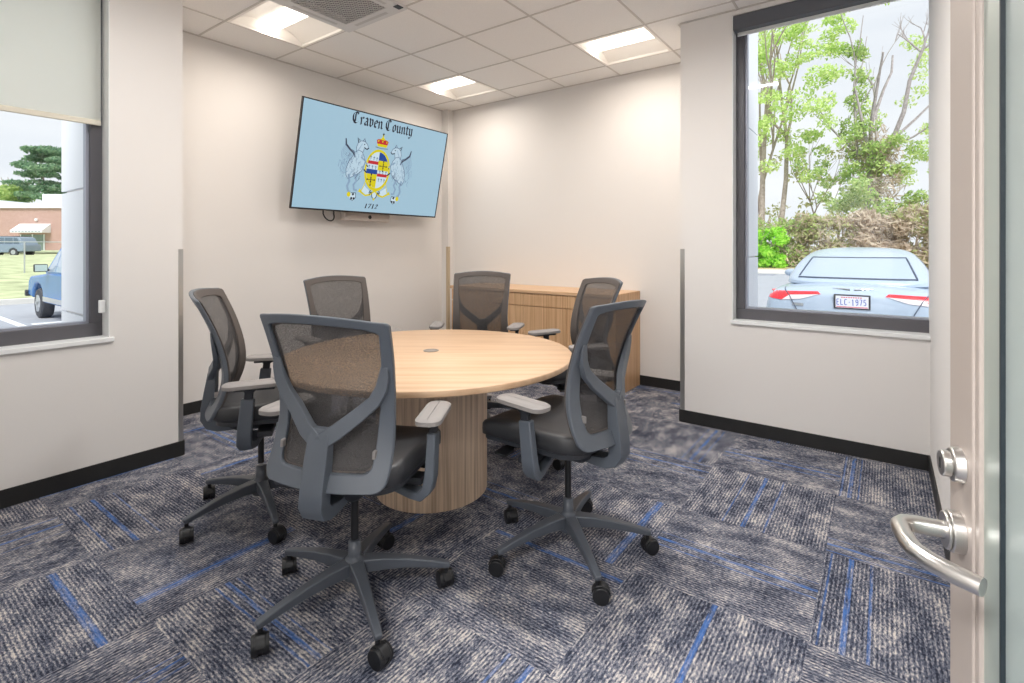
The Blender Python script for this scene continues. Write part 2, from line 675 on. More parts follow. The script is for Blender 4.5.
# wall angle round the edge of the ceiling
for (x0, x1, y0, y1) in ((XT, XT + .02, YL, YB), (XT, XA, YB - .02, YB), (XA, XR, YR - .02, YR), (XL, XL + .02, -.12, YL), (XA - .02, XA, YR, YB), (XR - .02, XR, .95, YR)):
    tee.box(x0, x1, y0, y1, H - .004, H + .002)
struct('trim_7', tee, M_tee, smooth=False)
rf = MB()
rf.box(XL - .2, XR + .3, -.3, YR + .2, 3.0, 3.1)
rf.box(XT - .2, XL - .2, 1.02, YB + .2, 3.0, 3.1)
rf.box(XL - .2, XA + .31, YR + .2, YB + .2, 3.0, 3.1)
struct('trim_8', rf, M_white, smooth=False)

# ------------------------------------------------------------------ recessed ceiling lights
M_refl = mat('white_reflector', srgb(248, 244, 238), 0.5)
M_lens = mat('lit_lens', (1, 1, 1, 1), 0.5, emit=(1.0, 0.93, 0.84, 1), estr=LENS_GLOW)
lab = ['square recessed light beside the ceiling air unit, over the left wall', 'square recessed light nearest the far corner, above the wall screen',
       'square recessed light over the credenza, closest to the right window', 'square recessed light straight above the near side of the round table, out of frame',
       'added square fill light just inside the doorway, out of frame', 'added square fill light over the open floor before the right window, out of frame']
for n, (i, j) in enumerate(LIGHTS):
    x0, x1, y0, y1 = gx[i] + .006, gx[i + 1] - .006, gy[j] + .006, gy[j + 1] - .006
    cx, cy = (x0 + x1) / 2, (y0 + y1) / 2
    hx, hy = (x1 - x0) / 2, (y1 - y0) / 2
    t = thing('ceiling_light', lab[n], 'ceiling light', (cx, cy, H), 0, 'recessed square ceiling lights')
    b_ = MB()
    for (p0, p1, q0, q1) in ((-hx, hx, -hy, -hy + .018), (-hx, hx, hy - .018, hy), (-hx, -hx + .018, -hy + .018, hy - .018), (hx - .018, hx, -hy + .018, hy - .018)):
        b_.box(p0, p1, q0, q1, -.006, .012)
    b_.build('frame', M_refl, t, smooth=False)
    # two curved reflector pans either side of the central lens (running along x)
    b_ = MB()
    for s in (-1, 1):
        rows = []
        for k in range(9):
            u = k / 8
            yy = s * (hy - .018 - u * (hy - .018 - .075))
            zz = .012 + .065 * math.sin(u * PI * .62) / math.sin(PI * .62) * (1 if u < 1 else 1)
            rows.append([(-hx + .018, yy, zz), (hx - .018, yy, zz)])
        b_.rings(rows, cap=False, close=False)
    for s in (-1, 1):
        b_.box(s * (hx - .020) - .002, s * (hx - .020) + .002, -hy + .018, hy - .018, .008, .09)
    b_.box(-hx, hx, -hy, hy, .09, .096)
    b_.build('reflector', M_refl, t, normals=False)
    b_ = MB()
    rows = []
    for k in range(13):
        a = PI * k / 12
        rows.append((-.078 * math.cos(a), .074 - .052 * math.sin(a)))
    rg = [[(sx * (hx - .035), yy, zz) for yy, zz in rows] for sx in (-1, 1)]
    b_.rings(rg, cap=True, close=True)
    b_.build('lens', M_lens, t)
    ld = bpy.data.lights.new('tube', 'AREA')
    ld.shape = 'RECTANGLE'
    ld.size, ld.size_y = .50, .10
    ld.energy = LAMP_WATTS
    ld.color = (1.0, .905, .81) if n < 4 else (1.0, .985, .97)
    ld.spread = R(168)
    if n == 3:
        ld.energy = LAMP_WATTS * 1.0
    if n >= 4:  # the added fill lights run stronger than the others
        ld.energy = LAMP_WATTS * (1.5 if n == 4 else 3.1)
    lo = bpy.data.objects.new('tube', ld)
    COL.objects.link(lo)
    lo.parent = t
    lo.location = (0, 0, .018)

# ------------------------------------------------------------------ ceiling cassette (air unit)
i, j = CASS
cx, cy = (gx[i] + gx[i + 1]) / 2, (gy[j] + gy[j + 1]) / 2
M_acw = mat('white_ac_plastic', srgb(214, 213, 212), 0.5)
t = thing('air_conditioner', 'white square ceiling air unit with perforated grey intake grille', 'air conditioner', (cx, cy, H), 0)
b_ = MB()
hs = .315
for (p0, p1, q0, q1) in ((-hs, hs, -hs, -.215), (-hs, hs, .215, hs), (-hs, -.215, -.215, .215), (.215, hs, -.215, .215)):
    b_.box(p0, p1, q0, q1, -.022, .004)
b_.build('panel', M_acw, t, bevel=.004)
b_ = MB()
for s in (-1, 1):
    b_.box(-.17, .17, s * .262 - .012, s * .262 + .012, -.0235, -.021)
    b_.box(s * .262 - .012, s * .262 + .012, -.17, .17, -.0235, -.021)
b_.build('louvre', mat('dark_slot', srgb(192, 190, 188), 0.5), t, smooth=False)
# perforated grille: dark back plate with a hex field of rings cut as real holes
g = MB()
pitch, N = .0215, 20
for r_ in range(N):
    for q_ in range(N):
        x0 = -.213 + q_ * .0213
        y0 = -.213 + r_ * .0213
        if (r_ + q_) % 2 == 0:
            g.box(x0, x0 + .0213, y0 + .0145, y0 + .0213, -.020, -.016)
            g.box(x0, x0 + .0066, y0, y0 + .0145, -.020, -.016)
        else:
            g.box(x0, x0 + .0213, y0, y0 + .0068, -.020, -.016)
            g.box(x0 + .0147, x0 + .0213, y0 + .0068, y0 + .0213, -.020, -.016)
g.build('grille', mat('grille_grey', srgb(188, 186, 184), 0.5), t, smooth=False)
b_ = MB()
b_.box(-.215, .215, -.215, .215, .03, .05)
b_.box(-.215, .215, -.217, -.215, -.016, .05)
b_.box(-.215, .215, .215, .217, -.016, .05)
b_.build('filter', mat('dark_filter', srgb(60, 60, 60), 0.9), t, smooth=False)
b_ = MB()
b_.box(.275, .318, .225, .275, -.026, -.0215)
b_.build('sensor_cover', M_black, t, smooth=False)


# ------------------------------------------------------------------ windows
def window(name, axis, lo, hi, z0, z1, plane, outward):
    """frame in a wall; axis = 'y' (wall of constant x) or 'x'"""
    fw, fd = .055, .10
    root = MB()

    def bx(m_, a0, a1, c0, c1, d0, d1):
        p0, p1 = sorted((plane + outward * d0, plane + outward * d1))
        if axis == 'y':
            m_.box(p0, p1, a0, a1, c0, c1)
        else:
            m_.box(a0, a1, p0, p1, c0, c1)
    fb_ = fw + .028
    bx(root, lo, hi, z0, z0 + fb_, 0, fd)
    bx(root, lo, hi, z1 - fw, z1, 0, fd)
    bx(root, lo, lo + fw, z0 + fb_, z1 - fw, 0, fd)
    bx(root, hi - fw, hi, z0 + fb_, z1 - fw, 0, fd)
    o = root.build(name, M_frame, bevel=.003)
    o['kind'] = 'structure'
    gk = MB()
    s = .012
    bx(gk, lo + fw, hi - fw, z0 + fb_, z0 + fb_ + s, .03, .08)
    bx(gk, lo + fw, hi - fw, z1 - fw - s, z1 - fw, .03, .08)
    bx(gk, lo + fw, lo + fw + s, z0 + fb_ + s, z1 - fw - s, .03, .08)
    bx(gk, hi - fw - s, hi - fw, z0 + fb_ + s, z1 - fw - s, .03, .08)
    gk.build('glazing_bead', mat('bead_reflection', srgb(168, 172, 186), 0.4, metal=.3), o, smooth=False)  # lilac-white colour stands in for light reflected on the frame's inner reveal
    gl = MB()
    bx(gl, lo + fw + .004, hi - fw - .004, z0 + fb_ + .004, z1 - fw - .004, .052, .056)
    gl.build('glass_pane', M_glass, o, smooth=False)
    return o


window('window_1', 'y', OY0, OY1, .755, OZ1, XL - .105, -1)
window('window_2', 'x', RX0, XR + .12, .752, RZ1, YR + .095, 1)
# sills and plastered jamb linings
s = MB()
s.box(XL - .11, XL + .016, OY0, OY1 + .02, .742, .767)
struct('window_sill', s, M_white, bevel=.003)['kind'] = 'structure'
s = MB()
s.box(RX0 - .012, XR, YR - .016, YR + .10, .739, .764)
struct('window_sill', s, M_white, bevel=.003)['kind'] = 'structure'
s = MB()
s.box(XL - .105, XL + .001, OY1 - .002, OY1 + .002, .767, OZ1)
struct('trim_9', s, M_white, smooth=False)
s = MB()
s.box(RX0 - .002, RX0 + .002, YR - .001, YR + .10, .764, RZ1)
struct('trim_10', s, M_white, smooth=False)

# roller shade, left window (pulled half way down)
t = thing('roller_shade', 'cream fabric roller shade drawn halfway down the left window', 'roller shade', (XL - .085, .43, 2.76), 0)
b_ = MB()
b_.box(-.0015, .0015, -.525, .525, 1.965 - 2.76, 0)
b_.build('fabric', M_shade, t, smooth=False)
b_ = MB()
b_.box(-.007, .007, -.526, .526, 1.937 - 2.76, 1.967 - 2.76)
b_.build('hem_bar', M_hem, t, bevel=.004)
b_ = MB()
b_.cyl((0, -.53, 0), (0, .53, 0), .03)
b_.build('roller_tube', M_hem, t)
b_ = MB()
b_.box(.03, .05, .505, .535, .90 - 2.76, .97 - 2.76)
b_.build('chain_guide', M_white, t, bevel=.004)
# roller shade cassette, right window (shade rolled up)
t = thing('roller_shade', 'dark grey shade cassette along the top of the right window', 'roller shade', (-.31, YR + .04, 2.79), 0)
b_ = MB()
b_.box(RX0 + .004 + .31, XR + .31 - .004, -.046, .05, -.048, .05)
b_.build('cassette', mat('charcoal_cassette', srgb(92, 95, 102), 0.45), t, bevel=.004)
b_ = MB()
b_.box(RX0 + .02 + .31, XR + .31 - .02, .012, .022, -.075, -.062)
b_.build('hem_bar', M_white, t, bevel=.003)
b_ = MB()
b_.box(RX0 + .02 + .31, XR + .31 - .02, .016, .018, -.062, -.045)
b_.build('fabric', M_shade, t, smooth=False)

# ================================================================== round table
t = thing('round_table', 'large round oak-coloured meeting table on a drum pedestal', 'table', (-1.90, 1.89, 0), 0)
b_ = MB()
b_.lathe([(.722, .691), (.730, .695), (.730, .716), (.726, .720)], n=96)
b_.build('tabletop', M_oak, t, angle=50)
b_ = MB()
b_.lathe([(.289, 0.002), (.289, .692)], c=(-.037, .051), n=72)
b_.build('pedestal', M_ped, t, angle=50)
b_ = MB()
b_.lathe([(.040, .7195), (.040, .7225), (.034, .7235), (.032, .7215), (.0, .7215)], c=(-.021, .025), n=32, cap=False)
b_.build('grommet', mat('grey_grommet', srgb(128, 120, 112), 0.4), t)

# ================================================================== credenza
t = thing('credenza', 'low oak laminate credenza with drawers against the alcove back wall', 'cabinet', (-2.765, 4.235, 0), 0)
b_ = MB()
b_.box(-.925, .925, -.235, .262, .06, .832)
b_.box(-.90, .90, -.20, .25, 0.0, .06)
b_.build('body', M_cred, t, bevel=.002)
b_ = MB()
b_.box(-.935, .935, -.268, .264, .832, .862)
b_.build('top', M_credtop, t, bevel=.003)
M_gap = mat('shadow_gap', srgb(70, 48, 30), 0.8)
for k in range(4):
    x0, x1 = -.925 + k * .4625 + .002, -.925 + (k + 1) * .4625 - .002
    if k % 2 == 0:
        b_ = MB()
        b_.box(x0, x1 + .4625, -.255, -.235, .715, .828)
        b_.build('drawer', M_cred, t, bevel=.0015)
    b_ = MB()
    b_.box(x0, x1, -.255, -.235, .065, .708)
    b_.build('door', M_cred, t, bevel=.0015)
b_ = MB()
b_.box(.925, .943, -.262, .263, 0, .862)
b_.build('end_panel', M_cred, t, bevel=.0015)

# ================================================================== office chairs
YS = [(.45, -.205), (.52, -.178), (.58, -.150), (.64, -.131), (.70, -.126), (.78, -.138), (.88, -.170), (.96, -.205), (1.05, -.250)]
HW = [(.48, .198), (.53, .212), (.60, .212), (.70, .207), (.80, .209), (.92, .215), (1.05, .221)]


def by(x, z):
    return interp(YS, z) - .055 * (1 - min(1.0, (x / .225) ** 2))


def ztop(x):
    return 1.048 - .02 * (x / .22) ** 2


def outline(os_, ot, ob, rb, rt):
    zb = .492 + ob
    hwb = lambda z: interp(HW, z) - (os_(z) if callable(os_) else os_)
    zt = ztop(.2) - ot
    pts = []
    for i in range(18):                      # right side upwards
        u = i / 17
        z = zb + rb + (zt - rt - zb - rb) * u
        pts.append((hwb(z), z))
    hw_t = hwb(zt)
    for i in range(4):                       # top right corner
        a = R(15 + 75 * i / 3.0)
        pts.append((hw_t - rt + rt * math.cos(a), zt - rt + rt * math.sin(a)))
    for i in range(1, 14):                   # top
        x = (hw_t - rt) * (1 - 2 * i / 14)
        pts.append((x, ztop(x) - ot))
    for i in range(4):
        a = R(90 + 75 * i / 3.0)
        pts.append((-hw_t + rt + rt * math.cos(a), zt - rt + rt * math.sin(a)))
    for i in range(18):
        u = 1 - i / 17
        z = zb + rb + (zt - rt - zb - rb) * u
        pts.append((-hwb(z), z))
    hb = hwb(zb + rb)
    for i in range(1, 5):
        a = R(180 + 90 * i / 5.0)
        pts.append((-hb + rb + rb * math.cos(a), zb + rb + rb * math.sin(a)))
    for i in range(0, 13):
        x = -(hb - rb) + 2 * (hb - rb) * i / 12
        pts.append((x, zb))
    for i in range(1, 5):
        a = R(270 + 90 * i / 5.0)
        pts.append((hb - rb + rb * math.cos(a), zb + rb + rb * math.sin(a)))
    return pts


def side_w(z):
    return interp([(.45, .058), (.6, .052), (.75, .042), (.9, .034), (1.05, .030)], z)


def ring(outer, inner, f, b):
    m_ = MB()
    bm = m_.bm
    V = [[], [], [], []]
    for (xo, zo), (xi, zi) in zip(outer, inner):
        V[0].append(bm.verts.new((xo, by(xo, zo) + f, zo)))
        V[1].append(bm.verts.new((xi, by(xi, zi) + f, zi)))
        V[2].append(bm.verts.new((xi, by(xi, zi) + b, zi)))
        V[3].append(bm.verts.new((xo, by(xo, zo) + b, zo)))
    n = len(outer)
    for i in range(n):
        j = (i + 1) % n
        for a in range(4):
            c_ = (a + 1) % 4
            m_.face([V[a][i], V[a][j], V[c_][j], V[c_][i]])
    return m_


def make_chair(label):
    t = thing('office_chair', label, 'chair', (0, 0, 0), 0, 'mesh-back office chairs')
    # --- base and casters
    b_ = MB()
    b_.lathe([(.036, .080), (.044, .095), (.042, .140), (.030, .152), (.0235, .158), (.0215, .212), (.020, .216)], n=28)
    for k in range(5):
        a = 2 * PI * k / 5
        d = Vector((math.cos(a), math.sin(a), 0))
        pts = [d * r_ + Vector((0, 0, z)) for r_, z in ((.03, .126), (.10, .125), (.18, .117), (.26, .103), (.325, .089), (.338, .086))]
        b_.sweep(pts, [.050, .042, .035, .030, .026, .024], [.048, .042, .034, .027, .022, .018], Vector((-d.y, d.x, 0)))
    base = b_.build('star_base', M_base_pl, t, bevel=.005)
    for k in range(5):
        a = 2 * PI * k / 5
        px, py = .325 * math.cos(a), .325 * math.sin(a)
        sw = a + (0.5, 1.9, 2.6, -.7, 1.2)[k]
        f = Vector((math.cos(sw), math.sin(sw), 0))
        s = Vector((-f.y, f.x, 0))
        cb = Vector((px, py, .031)) + f * .012
        b_ = MB()
        for q in (-1, 1):
            o0 = cb + s * (q * .006)
            o1 = cb + s * (q * .026)
            b_.cyl(o0, o1, .0305, .0295, 22)
        b_.cyl(cb - s * .007, cb + s * .007, .027, n=18)
        b_.cyl((px, py, .035), (px, py, .085), .0085, n=12)
        hood = []
        for i in range(9):
            an = R(10 + 160 * i / 8)
            hood.append(cb + f * (.032 * math.cos(an)) + Vector((0, 0, .032 * math.sin(an))))
        b_.sweep(hood, .030, .004, s)
        b_.build('caster', M_black, base, bevel=.002)
    b_ = MB()
    b_.cyl((0, 0, .21), (0, 0, .42), .0135, n=16)
    b_.cyl((0, 0, .40), (0, 0, .42), .022, n=16)
    b_.build('gas_lift', M_black, t)
    # --- mechanism, seat pan, seat
    b_ = MB()
    b_.rings([[(x * .7, y * .8, .392) for x, y in rrect(-.085, .085, -.13, .15, .03)], [(x, y, .415) for x, y in rrect(-.085, .085, -.13, .15, .03)], [(x * 1.5, y * 1.1, .462) for x, y in rrect(-.085, .085, -.13, .15, .03)]])
    b_.box(-.245, .245, .015, .075, .412, .436)
    b_.build('tilt_mechanism', M_dark, t, bevel=.004)
    b_ = MB()
    b_.sweep([(.08, .145, .436), (.17, .145, .434), (.20, .146, .430), (.24, .148, .424)], [.018, .018, .045, .045], [.010, .010, .010, .008], Vector((0, 1, 0)))
    b_.build('adjustment_lever', M_black, t, bevel=.003)
    b_ = MB()
    b_.sweep([(-.08, .16, .436), (-.17, .16, .434), (-.20, .162, .428), (-.25, .165, .420)], [.018, .018, .06, .06], [.010, .010, .012, .010], Vector((0, 1, 0)))
    b_.build('adjustment_lever', M_black, t, bevel=.003)

    def seat_ring(inset, z, bow):
        out = []
        for x, y in rrect(-.248 + inset, .248 - inset, -.20 + inset, +.292 - inset, max(.02, .085 - inset * .6), 8):
            ky = max(0.0, (y - .10) / .175)
            kx = abs(x) / .248
            k2 = max(0.0, (-y - .05) / .15)
            out.append((x * (1 - .06 * k2), y, z - bow * .024 * ky ** 2 + bow * .012 * kx ** 3))
        return out
    b_ = MB()
    b_.rings([seat_ring(.03, .458, .3), seat_ring(.012, .462, .3), seat_ring(.012, .482, .5)])
    b_.build('seat_pan', M_dark, t)
    b_ = MB()
    b_.rings([seat_ring(.012, .478, .5), seat_ring(.001, .484, .6), seat_ring(0, .505, .8), seat_ring(.001, .530, 1), seat_ring(.008, .540, 1), seat_ring(.024, .5445, 1), seat_ring(.07, .543, 1), seat_ring(.12, .539, 1), seat_ring(.17, .537, .8)])
    b_.build('seat', M_seat, t, angle=60)
    # --- back: frame ring, front mesh trim, mesh panel, Y-shaped spine
    o_ = outline(0, 0, 0, .034, .012)
    i_ = outline(side_w, .030, .052, .028, .016)
    ring(o_, i_, .006, -.012).build('back_frame', M_plastic, t, bevel=.004, angle=50)
    o2 = outline(.003, .003, .004, .034, .012)
    i2 = outline(lambda z: side_w(z) + .006, .036, .058, .028, .016)
    ring(o2, i2, .015, .0055).build('mesh_trim', M_rim, t, bevel=.003, angle=50)
    b_ = MB()
    rows = []
    for r_ in range(25):
        z = .535 + (1.024 - .535) * r_ / 24
        hw = interp(HW, z) - side_w(z) + .004
        row = []
        for k in range(15):
            x = hw * (-1 + 2 * k / 14)
            zz = z if r_ < 24 else ztop(x) - .026
            row.append((x, by(x, zz) + .006, zz))
        rows.append(row)
    b_.rings(rows, cap=False, close=False)
    b_.build('mesh_panel', M_mesh, t, normals=False, angle=80)
    b_ = MB()
    Z = Vector((0, 0, 1))
    for s in (-1, 1):
        # the arm of the Y
        p = [(s * .006, -.236, .645), (s * .05, -.226, .675), (s * .11, -.196, .727), (s * .155, by(.155, .77) - .020, .770), (s * .178, by(.178, .815) - .018, .815), (s * .186, by(.186, .855) - .014, .855), (s * .188, by(.188, .885) - .009, .885)]
        b_.sweep(p, [.052, .050, .046, .042, .040, .034, .024], [.026, .026, .024, .022, .018, .012, .006], [Vector((-s * .55, 0, .83))] * 3 + [Vector((-s * .75, 0, .6)), Vector((-s * .95, 0, .3)), Vector((-s, 0, 0)), Vector((-s, 0, 0))])
    p = [(0, -.228, .685), (0, -.229, .66), (0, -.238, .58), (0, -.248, .50), (0, -.250, .452), (0, -.236, .424), (0, -.205, .410), (0, -.15, .408), (0, -.06, .415)]
    b_.sweep(p, [.046, .070, .076, .078, .078, .078, .078, .078, .078], [.024, .034, .046, .054, .056, .050, .042, .034, .030], Vector((1, 0, 0)))
    b_.build('spine', M_plastic, t, bevel=.005)
    for s in (-1, 1):
        b_ = MB()
        x_ = s * .162
        b_.box(x_ - .005, x_ + .005, by(x_, .60) - .024, by(x_, .60) - .004, .588, .614)
        b_.build('lumbar_tab', M_pad, t, bevel=.003)
    # --- arms
    for s in (-1, 1):
        b_ = MB()
        p = [(s * .13, .045, .418), (s * .22, .025, .400), (s * .258, .012, .404), (s * .280, .008, .428), (s * .289, .010, .470), (s * .291, .016, .54), (s * .292, .024, .618)]
        b_.sweep(p, [.055, .056, .058, .060, .058, .055, .052], [.026, .028, .032, .034, .034, .032, .031], Vector((0, 1, 0)))
        arm = b_.build('armrest', M_plastic, t, bevel=.005)
        b_ = MB()
        b_.sweep([(s * .292, .024, .60), (s * .292, .028, .645), (s * .290, .030, .663)], [.034, .034, .07], [.022, .022, .04], Vector((0, 1, 0)))
        b_.box(s * .285 - .030, s * .285 + .030, -.03, .13, .655, .665)
        b_.build('arm_sleeve', M_dark, arm, bevel=.003)
        Mx = Matrix.Translation((s * .285, .055, 0)) @ Matrix.Rotation(R(7) * s, 4, 'Z')
        rg = []
        for ins, z in ((.010, .664), (.0, .668), (.0, .682), (.006, .687), (.02, .689)):
            rg.append([Mx @ Vector((x, y, z)) for x, y in rrect(-.045 + ins, .045 - ins, -.13 + ins, .108 - ins, .036 - ins * .5, 6)])
        b_ = MB()
        b_.rings(rg)
        b_.build('arm_pad', M_pad, arm, angle=50)
    return t


def copy_tree(o, parent=None):
    c_ = o.copy()
    COL.objects.link(c_)
    c_.parent = parent
    for ch in list(o.children):
        copy_tree(ch, c_)
    return c_


CHAIRS = [  # x, y, facing (deg from +Y, ccw), base angle (deg, world), seat height offset, back flex (deg), seat slide
    (-1.536, 1.150, 25, -25, +.010, 2.7, 0, 'office chair nearest the camera with its mesh back turned to us'),
    (-1.072, 1.868, 87.5, 30.5, .010, 2.2, .014, 'office chair on the right of the table, back towards the right window'),
    (-2.425, 1.278, -35, -18, .018, 2.6, .028, 'office chair on the left by the left wall end, facing right'),
    (-2.89, 2.13, -104, 10, .012, 1.0, 0, 'office chair below the wall screen, behind the nearest chair back'),
    (-2.385, 2.84, 210, 40, .030, 0, 0, 'office chair at the far side of the table, facing us in front of the credenza'),
    (-1.61, 2.82, 149, 0, .016, 0, 0, 'office chair between the credenza and the right-hand chair, partly hidden'),
]
proto = make_chair(CHAIRS[0][7])
allc = [proto] + [copy_tree(proto) for _ in CHAIRS[1:]]
for o, (x, y, f, ba, dz, flex, sl, lb) in zip(allc, CHAIRS):
    o.location = (x, y, 0)
    o.rotation_euler = (0, 0, R(f))
    o['label'] = lb
    for ch in o.children:
        if ch.name.startswith('star_base'):
            ch.rotation_euler = (0, 0, R(ba - f))
        else:
            ch.location.z = dz if ch.name.split('.')[0] != 'armrest' else (min(dz, 0) - .002 if y < 2.0 else dz - .006)
        if ch.name.split('.')[0] in ('seat', 'seat_pan', 'armrest'):
            ch.location.y = sl if ch.name.split('.')[0] != 'armrest' else -.012 - .9 * sl
        if ch.name.split('.')[0] in ('back_frame', 'mesh_trim', 'mesh_panel', 'spine', 'lumbar_tab'):
            a = R(flex)
            ch.rotation_euler = (0, a, 0)
            ch.location = (-.5 * math.sin(a), sl, dz + .5 - .5 * math.cos(a))

# ================================================================== wall screen
TW, TH = 1.715, .93
t = thing('television', 'large flat television tilted on the alcove wall, showing a county crest', 'television', (-3.945, 3.232, 2.045), 0)
tilt = R(12)
t.rotation_euler = Matrix(((0, math.sin(tilt), math.cos(tilt)), (1, 0, 0), (0, math.cos(tilt), -math.sin(tilt)))).to_euler()
b_ = MB()
b_.box(-TW / 2, TW / 2, -TH / 2, TH / 2, -.014, -.002)
for (p0, p1, q0, q1) in ((-TW / 2, TW / 2, -TH / 2, -TH / 2 + .014), (-TW / 2, TW / 2, TH / 2 - .010, TH / 2), (-TW / 2, -TW / 2 + .010, -TH / 2 + .014, TH / 2 - .01), (TW / 2 - .010, TW / 2, -TH / 2 + .014, TH / 2 - .01)):
    b_.box(p0, p1, q0, q1, -.002, .006)
b_.box(-.45, .45, -.30, .25, -.06, -.014)
b_.build('bezel', mat('black_bezel', srgb(24, 22, 24), 0.35), t, smooth=False)
M_scr = mat('screen_blue', (0, 0, 0, 1), 0.25, spec=.3, emit=srgb(166, 200, 219), estr=.60)
SW, SH = TW - .02, TH - .024
b_ = MB()
b_.box(-SW / 2, SW / 2, -SH / 2 + .002, SH / 2 + .002, -.002, .0015)
scr = b_.build('screen', M_scr, t, smooth=False)
b_ = MB()
b_.box(-.05, .05, -.2, .2, -.10, -.06)
b_.build('mount_plate', M_dark, t, smooth=False)
mb = MB()
Minv = Matrix.Translation((-3.945, 3.232, 2.045)) @ t.rotation_euler.to_matrix().to_4x4()
Minv = Minv.inverted()
for yy in (-.12, .12):
    a_ = Minv @ Vector((-4.25, 3.232 + yy, 2.02))
    c_ = Minv @ Vector((-4.01, 3.232 + yy, 2.06))
    mb.sweep([a_, c_], .05, .05, Vector((1, 0, 0)))
pl = [Minv @ Vector(p) for p in ((-4.247, 3.0, 1.85), (-4.247, 3.46, 1.85), (-4.247, 3.46, 2.25), (-4.247, 3.0, 2.25))]
mb.rings([pl, [p + (Minv.to_3x3() @ Vector((.02, 0, 0))) for p in pl]])
mb.build('mount_arm', M_dark, t, smooth=False)


def emis(name, r, g, b):
    return mat(name, (0, 0, 0, 1), 0.3, spec=.2, emit=srgb(r, g, b), estr=.66)


INK, YEL, RED, BLU, WHI, GRY, LGR, FAI = range(8)
scr_m = [emis('ink', 38, 40, 52), emis('gold', 214, 200, 24), emis('red', 190, 44, 52), emis('blue', 32, 72, 150), emis('pale', 200, 220, 232), emis('grey_ink', 96, 112, 134), emis('light_ink', 138, 164, 188), emis('faint', 184, 208, 223)]


class Art(MB):
    """flat artwork on the screen; u, v in 0..1, layered by small offsets"""
    layer = 0

    def P(self, u, v):
        return ((u - .5) * SW, (v - .5) * SH + .002)

    def poly(self, pts, m_, lay):
        self.mi = m_
        self.flat([self.P(*p) for p in pts], .0018 + lay * .0003)

    def ell(self, cu, cv, ru, rv, m_, lay, a0=0, a1=360, n=40, pie=False):
        pts = [(cu + ru * math.cos(R(a0 + (a1 - a0) * i / n)), cv + rv * math.sin(R(a0 + (a1 - a0) * i / n))) for i in range(n + (0 if a1 - a0 == 360 else 1))]
        if pie:
            pts.append((cu, cv))
        self.poly(pts, m_, lay)

    def stroke(self, pts, w, m_, lay, taper=False):
        """polyline with width in units of screen width"""
        q = [Vector(self.P(*p)) for p in pts]
        n = len(q)
        Lf, Rt = [], []
        for i, p in enumerate(q):
            d = q[min(i + 1, n - 1)] - q[max(i - 1, 0)]
            d.normalize()
            nn = Vector((-d.y, d.x))
            ww = (w[i] if isinstance(w, (list, tuple)) else w * ((1 - i / (n - 1)) * .9 + .1 if taper else 1)) * SW / 2
            Lf.append(p + nn * ww)
            Rt.append(p - nn * ww)
        self.mi = m_
        for i in range(n - 1):
            vs = [self.bm.verts.new((c_.x, c_.y, .0018 + lay * .0003)) for c_ in (Lf[i], Lf[i + 1], Rt[i + 1], Rt[i])]
            self.face(vs)

    def nib(self, pts, o, k, nw, m_, lay, ang=42):
        """broad-nib pen stroke: pts in letter units, o origin (u, v in metres), k metres per unit"""
        nv = Vector((math.cos(R(ang)), math.sin(R(ang)))) * nw / 2
        self.mi = m_
        for a, b2 in zip(pts, pts[1:]):
            a_ = Vector((o[0] + a[0] * k, o[1] + a[1] * k))
            b_ = Vector((o[0] + b2[0] * k, o[1] + b2[1] * k))
            q = [a_ - nv, a_ + nv, b_ + nv, b_ - nv]
            if abs((q[1] - q[0]).cross(q[3] - q[0])) < 1e-9:
                pp = (b_ - a_)
                pp = Vector((-pp.y, pp.x)).normalized() * .0012
                q = [a_ - nv - pp, b_ + nv - pp, b_ + nv + pp, a_ - nv + pp]
            self.face([self.bm.verts.new((c_.x, c_.y, .0018 + lay * .0003)) for c_ in q])


# blackletter: x-height 1, nib strokes
GL = {
    'C': (1.25, [[(.95, 1.34), (.62, 1.46), (.30, 1.28), (.17, .95), (.20, .45), (.45, .08), (.72, 0.02), (1.05, .25)], [(.62, 1.46), (.54, 1.2), (.54, .2)], [(.95, 1.34), (1.08, 1.44)], [(.95, 1.34), (.84, 1.12)]]),
    'r': (.66, [[(.12, .9), (.24, .78), (.24, .12), (.14, .02), (.38, .08)], [(.24, .74), (.46, 1.0), (.60, .84)]]),
    'a': (.82, [[(.14, .86), (.36, 1.0), (.58, .84), (.58, .10), (.74, .04)], [(.58, .58), (.28, .50), (.16, .30), (.20, .08), (.36, 0.02), (.58, .18)]]),
    'v': (.80, [[(.10, 1.06), (.22, .86), (.22, .16), (.42, 0)], [(.22, .82), (.46, 1.0), (.62, .84), (.62, .24), (.42, 0)]]),
    'e': (.70, [[(.56, .60), (.56, .84), (.38, 1.0), (.18, .80), (.18, .18), (.38, 0), (.58, .14)], [(.18, .46), (.56, .66)]]),
    'n': (.86, [[(.10, .9), (.22, .78), (.22, .10), (.12, .02), (.34, .06)], [(.22, .76), (.46, 1.0), (.64, .84), (.64, .12), (.80, .04)]]),
    'o': (.78, [[(.38, 1.0), (.18, .80), (.18, .18), (.38, 0), (.60, .18), (.60, .82), (.38, 1.0)]]),
    'u': (.86, [[(.10, .96), (.20, .84), (.20, .16), (.40, 0), (.64, .22)], [(.54, .98), (.64, .86), (.64, .12), (.80, .04)]]),
    't': (.58, [[(.26, 1.24), (.26, .16), (.42, 0), (.56, .12)], [(.08, .92), (.50, .92)]]),
    'y': (.80, [[(.10, .98), (.20, .84), (.20, .16), (.40, 0), (.62, .18)], [(.52, 1.0), (.62, .86), (.62, -.10), (.36, -.40), (.14, -.30)]]),
    ' ': (.42, []),
}
art = Art()
txt = 'Craven County'
tot = sum(GL[c_][0] for c_ in txt)
u0, u1 = .283, .712
k = (u1 - u0) * SW / tot
ox = (u0 - .5) * SW
oy = (.885 - .5) * SH
